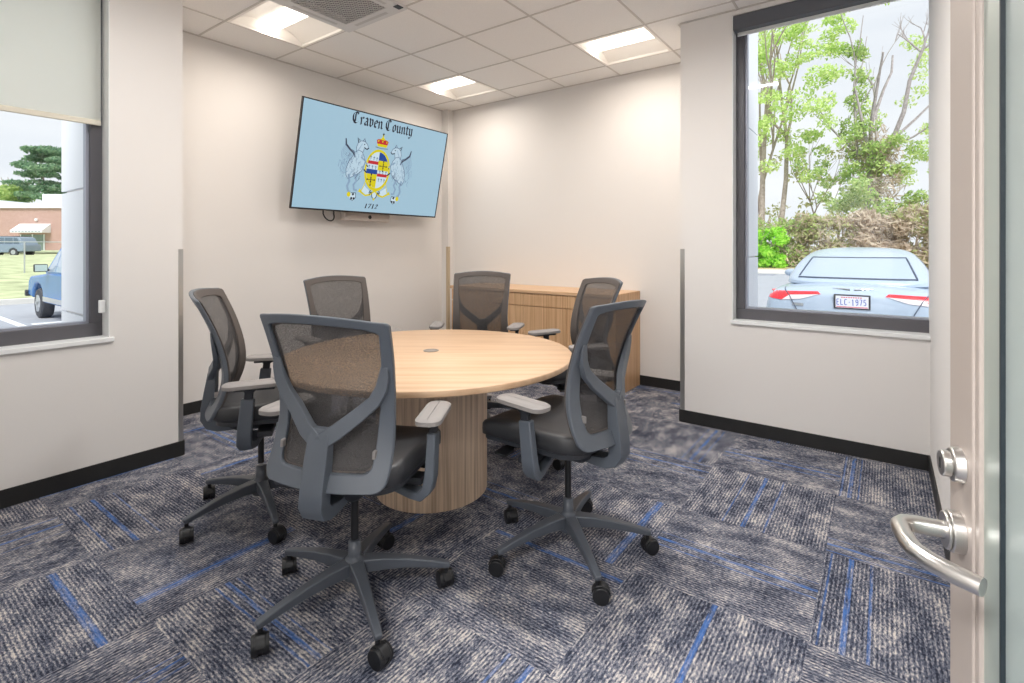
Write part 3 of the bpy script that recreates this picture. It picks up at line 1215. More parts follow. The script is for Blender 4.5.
for c_ in txt:
    wd, st = GL[c_]
    for s_ in st:
        art.nib(s_, (ox, oy), k, .29 * k, INK, 1)
    ox += wd * k
    if c_ == ' ':
        art.build('screen_lettering', scr_m, t, smooth=False, normals=False)
        art = Art()
art.build('screen_lettering', scr_m, t, smooth=False, normals=False)
art = Art()
# date 1712
ox = (.436 - .5) * SW
for ch_ in '1712':
    k = .047 * SH
    sl = lambda p: (p[0] + .25 * p[1], p[1])
    G = {'1': [[(.12, .84), (.30, 1.0), (.30, 0)], [(.10, 0), (.5, 0)]], '7': [[(.05, .82), (.08, 1.0), (.62, 1.0), (.22, 0)]], '2': [[(.08, .76), (.28, 1.0), (.54, .82), (.44, .5), (.06, .04), (.62, .06)]]}[ch_]
    for s_ in G:
        art.nib([sl(p) for p in s_], (ox, (.042 - .5) * SH), k, .34 * k, INK, 1, 20)
    ox += .024 * SW
art.build('screen_date', scr_m, t, smooth=False, normals=False)

art = Art()
rnd = random.Random(5)
# shield
cu, cv, ru, rv = .4925, .448, .089, .222
art.ell(cu, cv, ru, rv, YEL, 1)
art.ell(cu, cv + .004, ru - .012, rv - .030, WHI, 2)
ri, rj = ru - .013, rv - .032


def quarter(a0, a1, m_, lay):
    art.ell(cu, cv + .004, ri, rj, m_, lay, a0, a1, 16, True)


quarter(0, 90, BLU, 3)
# upper right: blue canton over gold
pts = [(cu, cv + .004), (cu + ri, cv + .004), (cu + ri * .96, cv + .06), (cu + ri * .82, cv + .108), (cu, cv + .108)]
art.poly(pts, YEL, 4)
quarter(180, 270, YEL, 3)
for (u, v, w_) in ((cu - ri * .99, cv + .060, ri * .98),):
    art.poly([(u + .003, v), (cu, v), (cu, v + .034), (u + .006, v + .034)], RED, 4)
art.poly([(cu + .001, cv - .062), (cu + ri * .93, cv - .062), (cu + ri * .97, cv - .030), (cu + .001, cv - .030)], RED, 4)
art.poly([(cu - ri * .99, cv - .042), (cu, cv - .042), (cu, cv + .006), (cu - ri * .99, cv + .006)], BLU, 4)


def cross_mark(u, v, s_):
    art.stroke([(u, v - .072 * s_), (u, v + .072 * s_)], .0042 * s_, INK, 6)
    art.stroke([(u - .032 * s_, v), (u + .032 * s_, v)], .0042 * s_, INK, 6)
    for du, dv in ((0, .066), (0, -.066), (.029, 0), (-.029, 0), (0, .022), (0, -.022)):
        art.ell(u + du * s_, v + dv * s_, .0058 * s_, .011 * s_, INK, 6, n=10)


cross_mark(cu + .036, cv + .052, .78)
cross_mark(cu - .038, cv - .104, .86)
for (bu, bv) in ((cu - .056, cv + .125), (cu - .034, cv + .122), (cu - .013, cv + .120), (cu - .060, cv + .032), (cu - .038, cv + .030), (cu - .015, cv + .028), (cu + .018, cv - .012), (cu + .040, cv - .012), (cu + .062, cv - .012), (cu + .016, cv - .096), (cu + .036, cv - .098), (cu + .056, cv - .098)):
    art.stroke([(bu, bv - .02), (bu, bv + .018)], .0036, GRY, 5)
    art.stroke([(bu - .006, bv + .008), (bu + .006, bv + .008)], .0036, GRY, 5)
# crown
art.poly([(.472, .700), (.534, .700), (.540, .728), (.466, .728)], YEL, 2)
art.poly([(.466, .728), (.540, .728), (.545, .765), (.503, .792), (.461, .765)], RED, 2)
for u in (.474, .503, .532):
    art.ell(u, .758, .008, .018, RED, 4, n=14)
    art.ell(u, .757, .0042, .012, YEL, 5, n=12)
art.poly([(.484, .772), (.522, .772), (.503, .815)], YEL, 3)
art.ell(.503, .820, .006, .011, YEL, 4, n=12)
art.stroke([(.503, .815), (.503, .846)], .0052, INK, 5)
art.stroke([(.496, .834), (.510, .834)], .0045, INK, 5)
art.stroke([(.458, .690), (.500, .683), (.546, .690)], .004, GRY, 2)


# supporters: winged beasts rearing on both sides of the shield
def supporter(s):
    f = lambda u, v: (cu + s * (u - cu), v)

    def cv_(pts, w_, m_, lay=1, taper=False):
        art.stroke([f(*p) for p in pts], w_, m_, lay, taper)
    # body, pale fill with inked outline
    body = [(.402, .515), (.392, .57), (.374, .615), (.350, .625), (.330, .600), (.314, .545), (.296, .49), (.286, .42), (.290, .36), (.304, .325), (.326, .345), (.342, .36), (.366, .385), (.388, .425)]
    art.poly([f(*p) for p in (body if s > 0 else list(reversed(body)))], FAI, 1)
    cv_(body + [body[0]], .0035, GRY, 2)
    # maned head turned towards the shield
    head = [(.340, .60), (.334, .65), (.342, .695), (.360, .722), (.384, .722), (.402, .700), (.412, .668), (.404, .652), (.384, .648), (.380, .61)]
    art.poly([f(*p) for p in head], FAI, 1)
    cv_(head, .0035, GRY, 2)
    for q in range(9):
        cv_([(.338 + .004 * q, .60 + .012 * q), (.330 + .004 * q, .575 + .012 * q), (.338 + .003 * q, .555 + .012 * q)], .004, LGR, 2, True)
    cv_([(.344, .70), (.336, .745), (.352, .722)], .006, INK, 3)
    cv_([(.372, .722), (.380, .752), (.388, .72)], .005, GRY, 3)
    cv_([(.384, .662), (.404, .646), (.416, .664)], .005, INK, 3)
    art.ell(*f(.384, .692), .0036, .007, INK, 4, n=8)
    # wing: dark leading edge and feathers
    cv_([(.262, .72), (.268, .66), (.298, .615), (.318, .60), (.334, .545)], [.006, .013, .012, .016, .006], GRY, 3)
    cv_([(.262, .715), (.272, .655), (.300, .61), (.326, .575)], .005, INK, 4)
    for q in range(11):
        a = q / 10
        x0, y0 = .266 + .06 * a, .66 - .10 * a
        cv_([(x0, y0), (x0 - .022 - .012 * math.sin(a * 3), y0 - .08 - .06 * a), (x0 - .018 + .01 * a, y0 - .15 - .05 * a)], .0035, LGR, 1, True)
    # tail
    cv_([(.298, .40), (.270, .37), (.250, .42), (.256, .48), (.270, .47)], .004, LGR, 2)
    cv_([(.262, .46), (.240, .50), (.236, .43)], .004, LGR, 2)
    # forelegs on the shield
    cv_([(.372, .56), (.400, .53), (.414, .50), (.424, .505)], .009, LGR, 2)
    cv_([(.385, .47), (.402, .43), (.418, .42)], .009, LGR, 2)
    cv_([(.414, .49), (.424, .47)], .007, INK, 3)
    cv_([(.400, .44), (.420, .41)], .007, INK, 3)
    for q in range(46):
        a, c2 = rnd.uniform(.272, .385), rnd.uniform(.34, .60)
        cv_([(a, c2), (a + rnd.uniform(-.010, .004), c2 - rnd.uniform(.01, .03)), (a + rnd.uniform(-.004, .012), c2 - rnd.uniform(.03, .05))], .003, (GRY, LGR, LGR)[q % 3], 3, True)
    for q in range(14):
        a, c2 = rnd.uniform(.245, .275), rnd.uniform(.36, .62)
        cv_([(a, c2), (a + .008, c2 - .03), (a - .004, c2 - .06)], .003, LGR, 2, True)
    # hind legs
    cv_([(.306, .37), (.316, .30), (.306, .25), (.316, .20), (.330, .19)], .014, LGR, 2)
    cv_([(.345, .38), (.360, .31), (.345, .27), (.352, .22), (.372, .215)], .013, LGR, 2)
    for q in range(16):
        a, c2 = rnd.uniform(.30, .385), rnd.uniform(.36, .58)
        cv_([(a, c2), (a + rnd.uniform(-.012, .012), c2 - rnd.uniform(.02, .05))], .0028, GRY if q % 2 else LGR, 3, True)
    for q in range(8):
        a, c2 = rnd.uniform(.34, .385), rnd.uniform(.33, .43)
        cv_([(a, c2), (a - .012, c2 - .03)], .0032, GRY, 3)
    # small shield at the foot
    art.ell(*f(.348, .150), .019, .042, WHI, 3, n=18)
    art.ell(*f(.322, .168), .012, .026, YEL, 4, n=14)
    for du, dv in ((.0, .022), (.008, -.02), (-.008, -.02)):
        art.ell(*f(.350 + du, .150 + dv), .007, .013, INK, 5, n=10)
    cv_([(.336, .185), (.366, .19), (.370, .14), (.350, .108), (.335, .12)], .0035, INK, 4)


supporter(1)
supporter(-1)
# ribbon below the shield
for s in (1, -1):
    f = lambda u, v: (cu + s * (u - cu), v)
    art.stroke([f(.492, .225), f(.462, .185), f(.432, .172), f(.398, .205), f(.386, .235)], [.012, .010, .009, .010, .005], YEL, 2)
    art.stroke([f(.398, .205), f(.414, .27), f(.420, .32)], .0045, YEL, 2)
    art.poly([f(.396, .232), f(.376, .208), f(.402, .196)], YEL, 3)
    art.poly([f(.410, .28), f(.452, .232), f(.462, .195), f(.432, .182), f(.404, .215)], WHI, 1)
    art.stroke([f(.452, .205), f(.470, .215), f(.478, .165), f(.488, .140)], .0045, INK, 4)
    for q in range(5):
        art.ell(*f(.458 + .005 * (q % 3), .190 + .010 * q), .0036, .006, INK, 5, n=8)
art.poly([(cu - .010, .150), (cu + .010, .150), (cu, .120)], YEL, 4)
art.ell(cu, .185, .014, .030, WHI, 3, n=16)
art.build('screen_crest', scr_m, t, smooth=False, normals=False)

# conference camera bar and cable below the screen
t = thing('conference_camera', 'slim grey camera bar mounted on the wall just below the television', 'camera', (XT, 3.247, 1.56), 0)
b_ = MB()
b_.box(.06, .125, -.272, .272, -.042, .052)
b_.build('body', mat('warm_grey_shell', srgb(196, 186, 178), 0.45), t, bevel=.008)
b_ = MB()
b_.box(0, .06, -.08, .08, -.02, .04)
b_.build('wall_bracket', M_dark, t, smooth=False)
b_ = MB()
b_.cyl((.124, .02, .0), (.130, .02, .0), .019, n=20)
b_.build('lens', M_black, t)
b_ = MB()
pts = []
for q in range(26):
    a = R(180 + 180 * q / 25)
    pts.append((XT + .03 + .03 * math.sin(q / 25 * PI), 2.866 + .057 * math.cos(a), 1.575 + .065 * math.sin(a)))
pts = [(XT + .03, 2.809, 1.80), (XT + .03, 2.809, 1.68)] + pts + [(XT + .03, 2.923, 1.66), (XT + .03, 2.92, 1.78)]
tag(b_.tube(pts, .006, 8).build('power_cable', M_black), 'black cable loop hanging below the left part of the television', 'cable')

# ================================================================== open door (right edge)
door = MB()
DA = math.atan2(.183, .983)                     # door leaf runs from the latch edge back towards the camera
DM = Matrix.Translation((.063, .813, 0)) @ Matrix.Rotation(DA - PI / 2, 4, 'Z')     # local x: along the leaf, local y: away from the face (right)
# local frame: x along leaf (to hinge), y: +y to the right side of the leaf
DW, DT = .86, .044
door.box(0, .072, 0, DT, .01, 2.10)
door.box(DW - .075, DW, 0, DT, .01, 2.10)
door.box(.072, DW - .075, 0, DT, .01, .20)
door.box(.072, DW - .075, 0, DT, 2.0, 2.10)
d_o = door.build('door_1', M_alu, bevel=.002)
d_o.matrix_world = DM
d_o['kind'] = 'structure'
b_ = MB()
b_.box(.072, .0845, .002, DT - .002, .20, 2.0)
b_.build('glazing_stop', M_alu, d_o, bevel=.002)
b_ = MB()
b_.box(.0845, .128, .006, DT - .006, .20, 2.0)
b_.build('glazing_channel', mat('grey_green_channel', srgb(158, 168, 162), 0.35, metal=.2), d_o, smooth=False)
b_ = MB()
b_.box(.128, .1305, .004, DT - .004, .20, 2.0)
b_.build('gasket', M_dkgasket, d_o, smooth=False)
M_frost = bpy.data.materials.new('frosted_glass')
M_frost.use_nodes = True
fb = M_frost.node_tree.nodes['Principled BSDF']
fb.inputs['Base Color'].default_value = srgb(186, 198, 196)
fb.inputs['Roughness'].default_value = 0.35
fb.inputs['Transmission Weight'].default_value = 0.35
fb.inputs['IOR'].default_value = 1.3
b_ = MB()
b_.box(.1305, DW - .075, .008, .020, .20, 2.0)
b_.build('glass_panel', M_frost, d_o, smooth=False)
# lever handle
LZ = .934
b_ = MB()
b_.cyl((.038, .001, LZ), (.038, -.012, LZ), .0225, n=32)
b_.cyl((.038, -.012, LZ), (.038, -.016, LZ), .0205, n=32)
rose = b_.build('handle_rose', M_steel, d_o, bevel=.0015, angle=40)
b_ = MB()
b_.tube([(.038, -.010, LZ), (.038, -.030, LZ), (.038, -.044, LZ), (.041, -.053, LZ), (.049, -.059, LZ), (.062, -.0605, LZ), (.085, -.060, LZ), (.105, -.057, LZ), (.122, -.047, LZ), (.137, -.032, LZ), (.150, -.015, LZ)],
         [.0095, .0095, .0095, .0098, .0098, .0096, .0095, .0095, .0095, .0095, .0090], 18)
b_.build('lever', M_steel, rose, angle=60)
b_ = MB()
b_.cyl((.038, .001, LZ + .077), (.038, -.010, LZ + .077), .0205, .0185, n=32)
b_.cyl((.038, -.010, LZ + .077), (.038, -.019, LZ + .077), .0145, n=28)
lc = b_.build('lock_cylinder', M_steel, d_o, bevel=.0015, angle=40)
b_ = MB()
b_.box(.0365, .0395, -.0195, -.0188, LZ + .071, LZ + .083)
b_.build('keyway', M_black, lc, smooth=False)

# ================================================================== outdoors
GZ = -.28
GR = -.20
M_asph = mat('pale_asphalt', srgb(168, 172, 180), 0.9, var=.06, vscale=3)
M_grass = mat('spring_grass', srgb(182, 190, 148), 0.95, var=.28, vscale=1.2)
M_conc = mat('pale_concrete', srgb(216, 214, 208), 0.9, var=.05, vscale=2)
M_paint = mat('road_paint', srgb(246, 248, 250), 0.8)


def gz(x, y):
    d = -x if x < -19 else 0
    if d > 19:
        return GZ + min(1, (d - 19) / 36) * .85
    return GZ


m_ = MB()
m_.box(-19, -4.7, -60, 31, GZ - .4, GZ)
m_.box(-4.7, 90, 3.95, 31, GZ - .4, GR)
m_.box(-30, 90, 31, 36, GZ - .4, GZ + .10)
tag(m_.build('parking_lot', M_asph, smooth=False), None, None, kind='structure')
m_ = MB()
rows = [[(x, y, gz(x, y) if x < -19 else GZ + .12) for y in (-80, -40, 0, 40, 90, 160)] for x in (-19.3, -22, -26, -32, -40, -55, -75, -100, -190)]
m_.rings(rows, cap=False, close=False)
tag(m_.build('grass_verge', M_grass, normals=False), None, None, kind='structure')
m_ = MB()
m_.box(-19.3, -19.0, -60, 31, GZ - .2, GZ + .14)
m_.box(-30, 90, 31, 36.0, GZ + .1, GZ + .16)
tag(m_.build('kerb', M_conc, smooth=False), None, None, kind='structure')
m_ = MB()
m_.box(-30, 90, 36.0, 120, GZ - .2, GZ + .22)
tag(m_.build('leaf_litter', mat('leaf_litter', srgb(196, 178, 140), 0.95, var=.2, vscale=1.5), smooth=False), None, None, kind='structure')
m_ = MB()
for y in (-.25, 2.45, 5.15):
    m_.box(-16.0, -10.6, y - .06, y + .06, GZ, GZ + .006)
m_.box(-13.9, -13.7, 2.62, 4.9, GZ, GZ + .006)
for x in (-1.7, 1.15):
    m_.box(x - .05, x + .05, 6.2, 11.5, GR, GR + .006)
tag(m_.build('parking_stripes', M_paint, smooth=False), None, None, kind='structure')


# ------------------------------------------------------------------ foliage
def leaf_mat(name, c0, c1):
    m = bpy.data.materials.new(name)
    m.use_nodes = True
    nt = m.node_tree
    nt.nodes.clear()
    out = nt.nodes.new('ShaderNodeOutputMaterial')
    mix = nt.nodes.new('ShaderNodeMixShader')
    mix.inputs['Fac'].default_value = .45
    d = nt.nodes.new('ShaderNodeBsdfDiffuse')
    tl = nt.nodes.new('ShaderNodeBsdfTranslucent')
    oi = nt.nodes.new('ShaderNodeNewGeometry')
    r = nt.nodes.new('ShaderNodeValToRGB')
    r.color_ramp.elements[0].color = c0
    r.color_ramp.elements[1].color = c1
    nt.links.new(oi.outputs['Random Per Island'], r.inputs['Fac'])
    nt.links.new(r.outputs['Color'], d.inputs['Color'])
    nt.links.new(r.outputs['Color'], tl.inputs['Color'])
    nt.links.new(d.outputs[0], mix.inputs[1])
    nt.links.new(tl.outputs[0], mix.inputs[2])
    nt.links.new(mix.outputs[0], out.inputs['Surface'])
    return m


L_lime = leaf_mat('lime_leaves', srgb(186, 218, 126), srgb(228, 242, 176))
L_green = leaf_mat('green_leaves', srgb(150, 184, 112), srgb(206, 222, 150))
L_olive = leaf_mat('olive_leaves', srgb(168, 182, 124), srgb(214, 212, 166))
L_tan = leaf_mat('dry_twigs', srgb(184, 166, 150), srgb(228, 216, 198))
L_pine = leaf_mat('pine_needles', srgb(104, 142, 116), srgb(158, 186, 150))
L_bright = leaf_mat('bright_leaves', srgb(132, 206, 60), srgb(196, 240, 110))
M_bark = mat('pale_bark', srgb(170, 158, 148), 0.95, var=.25, vscale=6)
M_barkd = mat('grey_bark', srgb(168, 160, 160), 0.95, var=.25, vscale=6)


def leaves(m_, blobs, n, size, rn, stretch=1.0):
    vols = [b[3] * b[4] * b[5] for b in blobs]
    tv = sum(vols)
    for b, v in zip(blobs, vols):
        for _ in range(int(n * v / tv)):
            while True:
                p = Vector((rn.uniform(-1, 1), rn.uniform(-1, 1), rn.uniform(-1, 1)))
                if p.length <= 1:
                    break
            p = Vector((b[0] + p.x * b[3], b[1] + p.y * b[4], b[2] + p.z * b[5]))
            a = Vector((rn.gauss(0, 1), rn.gauss(0, 1), rn.gauss(0, 1))).normalized()
            c_ = a.orthogonal().normalized()
            s_ = size * rn.uniform(.6, 1.3)
            q = [p - a * s_ * stretch, p + c_ * s_ * .55, p + a * s_ * stretch, p - c_ * s_ * .55]
            m_.face([m_.bm.verts.new(x) for x in q])


def branchy(m_, p, d, length, rad, depth, rn, spread=.5, up=.15):
    pts, rr = [p.copy()], [rad]
    cur = p.copy()
    dr = d.normalized()
    for q in range(4):
        dr = (dr + Vector((rn.gauss(0, .10), rn.gauss(0, .10), rn.gauss(0, .05) + up * .3))).normalized()
        cur = cur + dr * length / 4
        pts.append(cur.copy())
        rr.append(rad * (1 - .14 * (q + 1)))
    m_.tube(pts, rr, 7 if depth > 1 else 5)
    if depth > 0:
        for _ in range(3 if depth > 1 else 4):
            q = rn.choice(pts[2:])
            nd = (dr + Vector((rn.gauss(0, spread), rn.gauss(0, spread), rn.uniform(0, spread)))).normalized()
            branchy(m_, q, nd, length * rn.uniform(.45, .7), rad * .5, depth - 1, rn, spread, up)


def tree(name, label, loc, trunks, blobs, nleaf, size, lm, bark, seed, group=None, cat='tree', twigs=None, stretch=1.0):
    rn = random.Random(seed)
    t = thing(name, label, cat, loc, 0, group)
    m_ = MB()
    for tr in trunks:
        p, d, ln, rad, dep = tr
        branchy(m_, Vector(p), Vector(d), ln, rad, dep, rn)
    m_.build('trunk', bark, t)
    m_ = MB()
    leaves(m_, blobs, nleaf, size, rn, stretch)
    m_.build('foliage', lm, t, smooth=False, normals=False)
    if twigs:
        m_ = MB()
        leaves(m_, twigs[0], twigs[1], twigs[2], rn, 3.2)
        m_.build('twigs', twigs[3], t, smooth=False, normals=False)
    return t


G_ = GZ + .2
GT = 'trees beyond the parked car'
# the row about 40 m behind the sedan
rn = random.Random(11)
bl = [(rn.gauss(1.2, 1.9), rn.gauss(0, 1.5), rn.uniform(8.5, 19.5), rn.uniform(.35, 1.0), rn.uniform(.4, 1.0), rn.uniform(.25, .7)) for _ in range(80)]
bl += [(2.6 + rn.uniform(0, 2.4), 0, rn.uniform(13.0, 18.5), .7, .7, .35) for q in range(16)] + [(1.8, 0, 8.2, 1.0, 1, .5), (.2, 0, 7.4, .8, .8, .5), (2.8, 0, 6.4, .8, .8, .5)]
tree('leafy_tree', 'tall lime-green tree with two trunks, at the left of the right window', (-7.2, 42, G_), [((-.6, 0, 0), (0, 0, 1), 13, .26, 2), ((.75, 0, 0), (.06, 0, 1), 13, .22, 2), ((-1.0, .5, 0), (-.04, 0, 1), 12, .16, 1)], bl, 8500, .14, L_lime, M_bark, 21, GT)
bl = [(rn.gauss(0, .5), rn.gauss(0, .6), rn.uniform(9.6, 15.0), .45, .5, .5) for _ in range(20)]
bl += [(rn.gauss(.4, 1.6), rn.gauss(0, .8), rn.uniform(3.0, 9.4), .6, .7, .45) for _ in range(60)]
tree('ivy_tree', 'ivy-covered broken tree with a tuft of leaves, above the parked car', (-1.5, 42, G_), [((.2, 0, 0), (.02, 0, 1), 9.5, .26, 1), ((.0, 0, 7), (-.06, 0, 1), 6.5, .11, 1), ((.1, 0, 7.5), (-.7, 0, .7), 4.0, .08, 1)], bl, 6500, .14, L_green, M_barkd, 22, GT,
     twigs=([(rn.gauss(.4, 1.1), 0, rn.uniform(1, 9.5), .9, .9, 1.2) for _ in range(14)], 1900, .09, L_tan))
t = thing('bare_tree', 'leafless forked tree leaning right, rising behind the parked car', 'tree', (-.6, 43, G_), 0, GT)
m_ = MB()
rb = random.Random(4)
m_.tube([(0, 0, 0), (.1, 0, 4), (.3, 0, 7.0), (1.0, 0, 8.6), (1.6, 0, 10.4), (1.9, 0, 12.4), (2.6, 0, 14.4)], [.22, .20, .18, .15, .13, .11, .09], 8)
for p, d in (((2.6, 0, 14.4), (.25, 0, 1)), ((2.5, 0, 14.2), (-.55, 0, .8)), ((2.7, 0, 14.4), (.9, 0, .6)), ((2.6, 0, 14.3), (.05, .3, 1))):
    branchy(m_, Vector(p), Vector(d), 1.9, .07, 2, rb, .6)
branchy(m_, Vector((.6, 0, 8.0)), Vector((.9, .1, .35)), 6.5, .07, 1, rb, .3)
branchy(m_, Vector((.2, 0, 7.5)), Vector((-.1, .1, 1)), 5.5, .10, 2, rb, .3)
m_.build('trunk', M_barkd, t)
bl = [(rn.gauss(0, 1.3), rn.gauss(0, 1.2), rn.uniform(3, 16), .7, .7, .45) for _ in range(40)]
tree('sparse_tree', 'thin pale tree with sparse new leaves, against the right edge of the right window', (2.6, 44, G_), [((0, 0, 0), (0, 0, 1), 13, .12, 2), ((-1.2, .4, 0), (.05, 0, 1), 11, .08, 2)], bl, 3000, .12, L_lime, M_bark, 23, GT)
bl = [(rn.gauss(0, 2.6), rn.gauss(0, 1), rn.uniform(2.5, 8.5), .7, .7, .5) for _ in range(24)]
tree('slender_tree', 'slender bare-stemmed tree between the lime tree and the ivy tree', (-4.1, 45, G_), [((-.9, 0, 0), (0, 0, 1), 6, .08, 2), ((.3, 0, 0), (.03, 0, 1), 6.5, .08, 2), ((1.3, 0, 0), (-.06, 0, 1), 5, .06, 2)], bl, 900, .16, L_olive, M_bark, 24, GT)
GB = 'bushes on the bank beyond the parked car'
for n_, (x, y, rx, rz_, zc, lm, cnt, lb, sd, tw) in enumerate((
        (-6.7, 37.6, 1.5, 1.25, 1.15, L_bright, 2600, 'bright green rounded bush left of the parked car', 31, None),
        (-5.6, 39.5, 2.3, 1.7, 1.6, L_green, 2200, 'dull green bush behind the bright rounded one', 32, 700),
        (-3.0, 39.5, 2.2, 1.7, 1.6, L_olive, 1900, 'olive bush over the left half of the car roof', 33, 900),
        (-.4, 39.2, 2.0, 1.8, 1.6, L_tan, 1500, 'dry tan thicket over the middle of the car roof', 34, 1600),
        (2.2, 39.4, 2.1, 1.9, 1.7, L_olive, 1700, 'grey-green brush bank over the right end of the car roof', 35, 1300),
        (5.2, 39.8, 2.2, 2.0, 1.8, L_tan, 1500, 'dry brush at the edge of view beyond the right window wall', 36, 900))):
    rr = random.Random(sd)
    bl = [(rr.uniform(-rx, rx) * .8, rr.uniform(-.8, .8), zc + rr.uniform(-rz_, rz_ * 1.25) * .8, rx * .30, .7, rz_ * .28) for _ in range(30)]
    tree('bush', lb, (x, y, G_), [((rr.uniform(-.5, .5), 0, 0), (rr.uniform(-.3, .3), 0, 1), 1.8, .04, 1) for _ in range(4)], bl, cnt, .13 if n_ else .16, lm, M_bark, sd, GB, 'bush',
         twigs=(bl, tw, .10, L_tan) if tw else None)


# ------------------------------------------------------------------ vehicles
M_chrome = mat('chrome', srgb(214, 218, 222), 0.15, metal=1.0)
M_tyre = mat('tyre_rubber', srgb(66, 68, 74), 0.8)
M_hub = mat('alloy_wheel', srgb(196, 200, 206), 0.3, metal=.7)
M_red = mat('red_lamp', srgb(226, 52, 62), 0.2, emit=srgb(220, 60, 70), estr=.12)
M_lampw = mat('clear_lamp', srgb(232, 222, 226), 0.15)
M_cargl = mat('car_glass', srgb(168, 184, 200), 0.1, spec=.8)
M_seam = mat('panel_seam', srgb(74, 84, 104), 0.6)
M_trimk = mat('black_trim', srgb(46, 48, 54), 0.5)


def loft_half(m_, stations):
    """stations: [(y, [(x, z), ...])] half profiles, bottom centre to top centre, mirrored into closed rings"""
    rg = []
    for y, hp in stations:
        r_ = [(x, y, z) for x, z in hp]
        l_ = [(-x, y, z) for x, z in reversed(hp) if x > 1e-6]
        rg.append(r_ + l_)
    m_.rings(rg, True)


def wheel(parent, x, y, r_, w_, side):
    m_ = MB()
    s = 1 if x > 0 else -1
    n = 28
    prof = [(r_ * .62, .0), (r_ * .92, 0), (r_, .03), (r_, w_ - .03), (r_ * .92, w_), (r_ * .62, w_)]
    rg = []
    for rad, off in prof:
        rg.append([(x - s * off, y + rad * math.cos(2 * PI * k / n), r_ + rad * math.sin(2 * PI * k / n)) for k in range(n)])
    m_.rings(rg, True)
    wh = m_.build('wheel', M_tyre, parent, angle=40)
    m_ = MB()
    m_.cyl((x - s * .02, y, r_), (x + s * .004, y, r_), r_ * .60, r_ * .56, 24)
    for k in range(5):
        a = 2 * PI * k / 5
        m_.sweep([(x + s * .006, y, r_), (x + s * .006, y + r_ * .56 * math.cos(a), r_ + r_ * .56 * math.sin(a))], .06, .012, Vector((0, -math.sin(a), math.cos(a))))
    m_.build('hubcap', M_hub, wh)
    return wh


def patch(m_, bvh, poly, off=.006, nu=10, nv=6, axis='y'):
    """quad patch given by four (x, z) corners, draped on the body from behind (rays along +y)"""
    (a, b, c_, d) = [Vector(p) for p in poly]
    grid = []
    for j in range(nv + 1):
        row = []
        for i in range(nu + 1):
            p = (a * (1 - i / nu) + b * (i / nu)) * (1 - j / nv) + (d * (1 - i / nu) + c_ * (i / nu)) * (j / nv)
            hit = bvh.ray_cast(Vector((p.x, -2.0, p.y)), Vector((0, 1, 0)))
            y = hit[0].y if hit[0] else .4
            row.append((p.x, y - off, p.y))
        grid.append(row)
    m_.rings(grid, cap=False, close=False)


def drape(bvh, pts, n=10, off=.003):
    out = []
    for a, b in zip(pts, pts[1:]):
        for i in range(n):
            x = a[0] + (b[0] - a[0]) * i / n
            z = a[1] + (b[1] - a[1]) * i / n
            hit = bvh.ray_cast(Vector((x, -2.0, z)), Vector((0, 1, 0)))
            if hit[0]:
                out.append((x, hit[0].y - off, z))
    return out


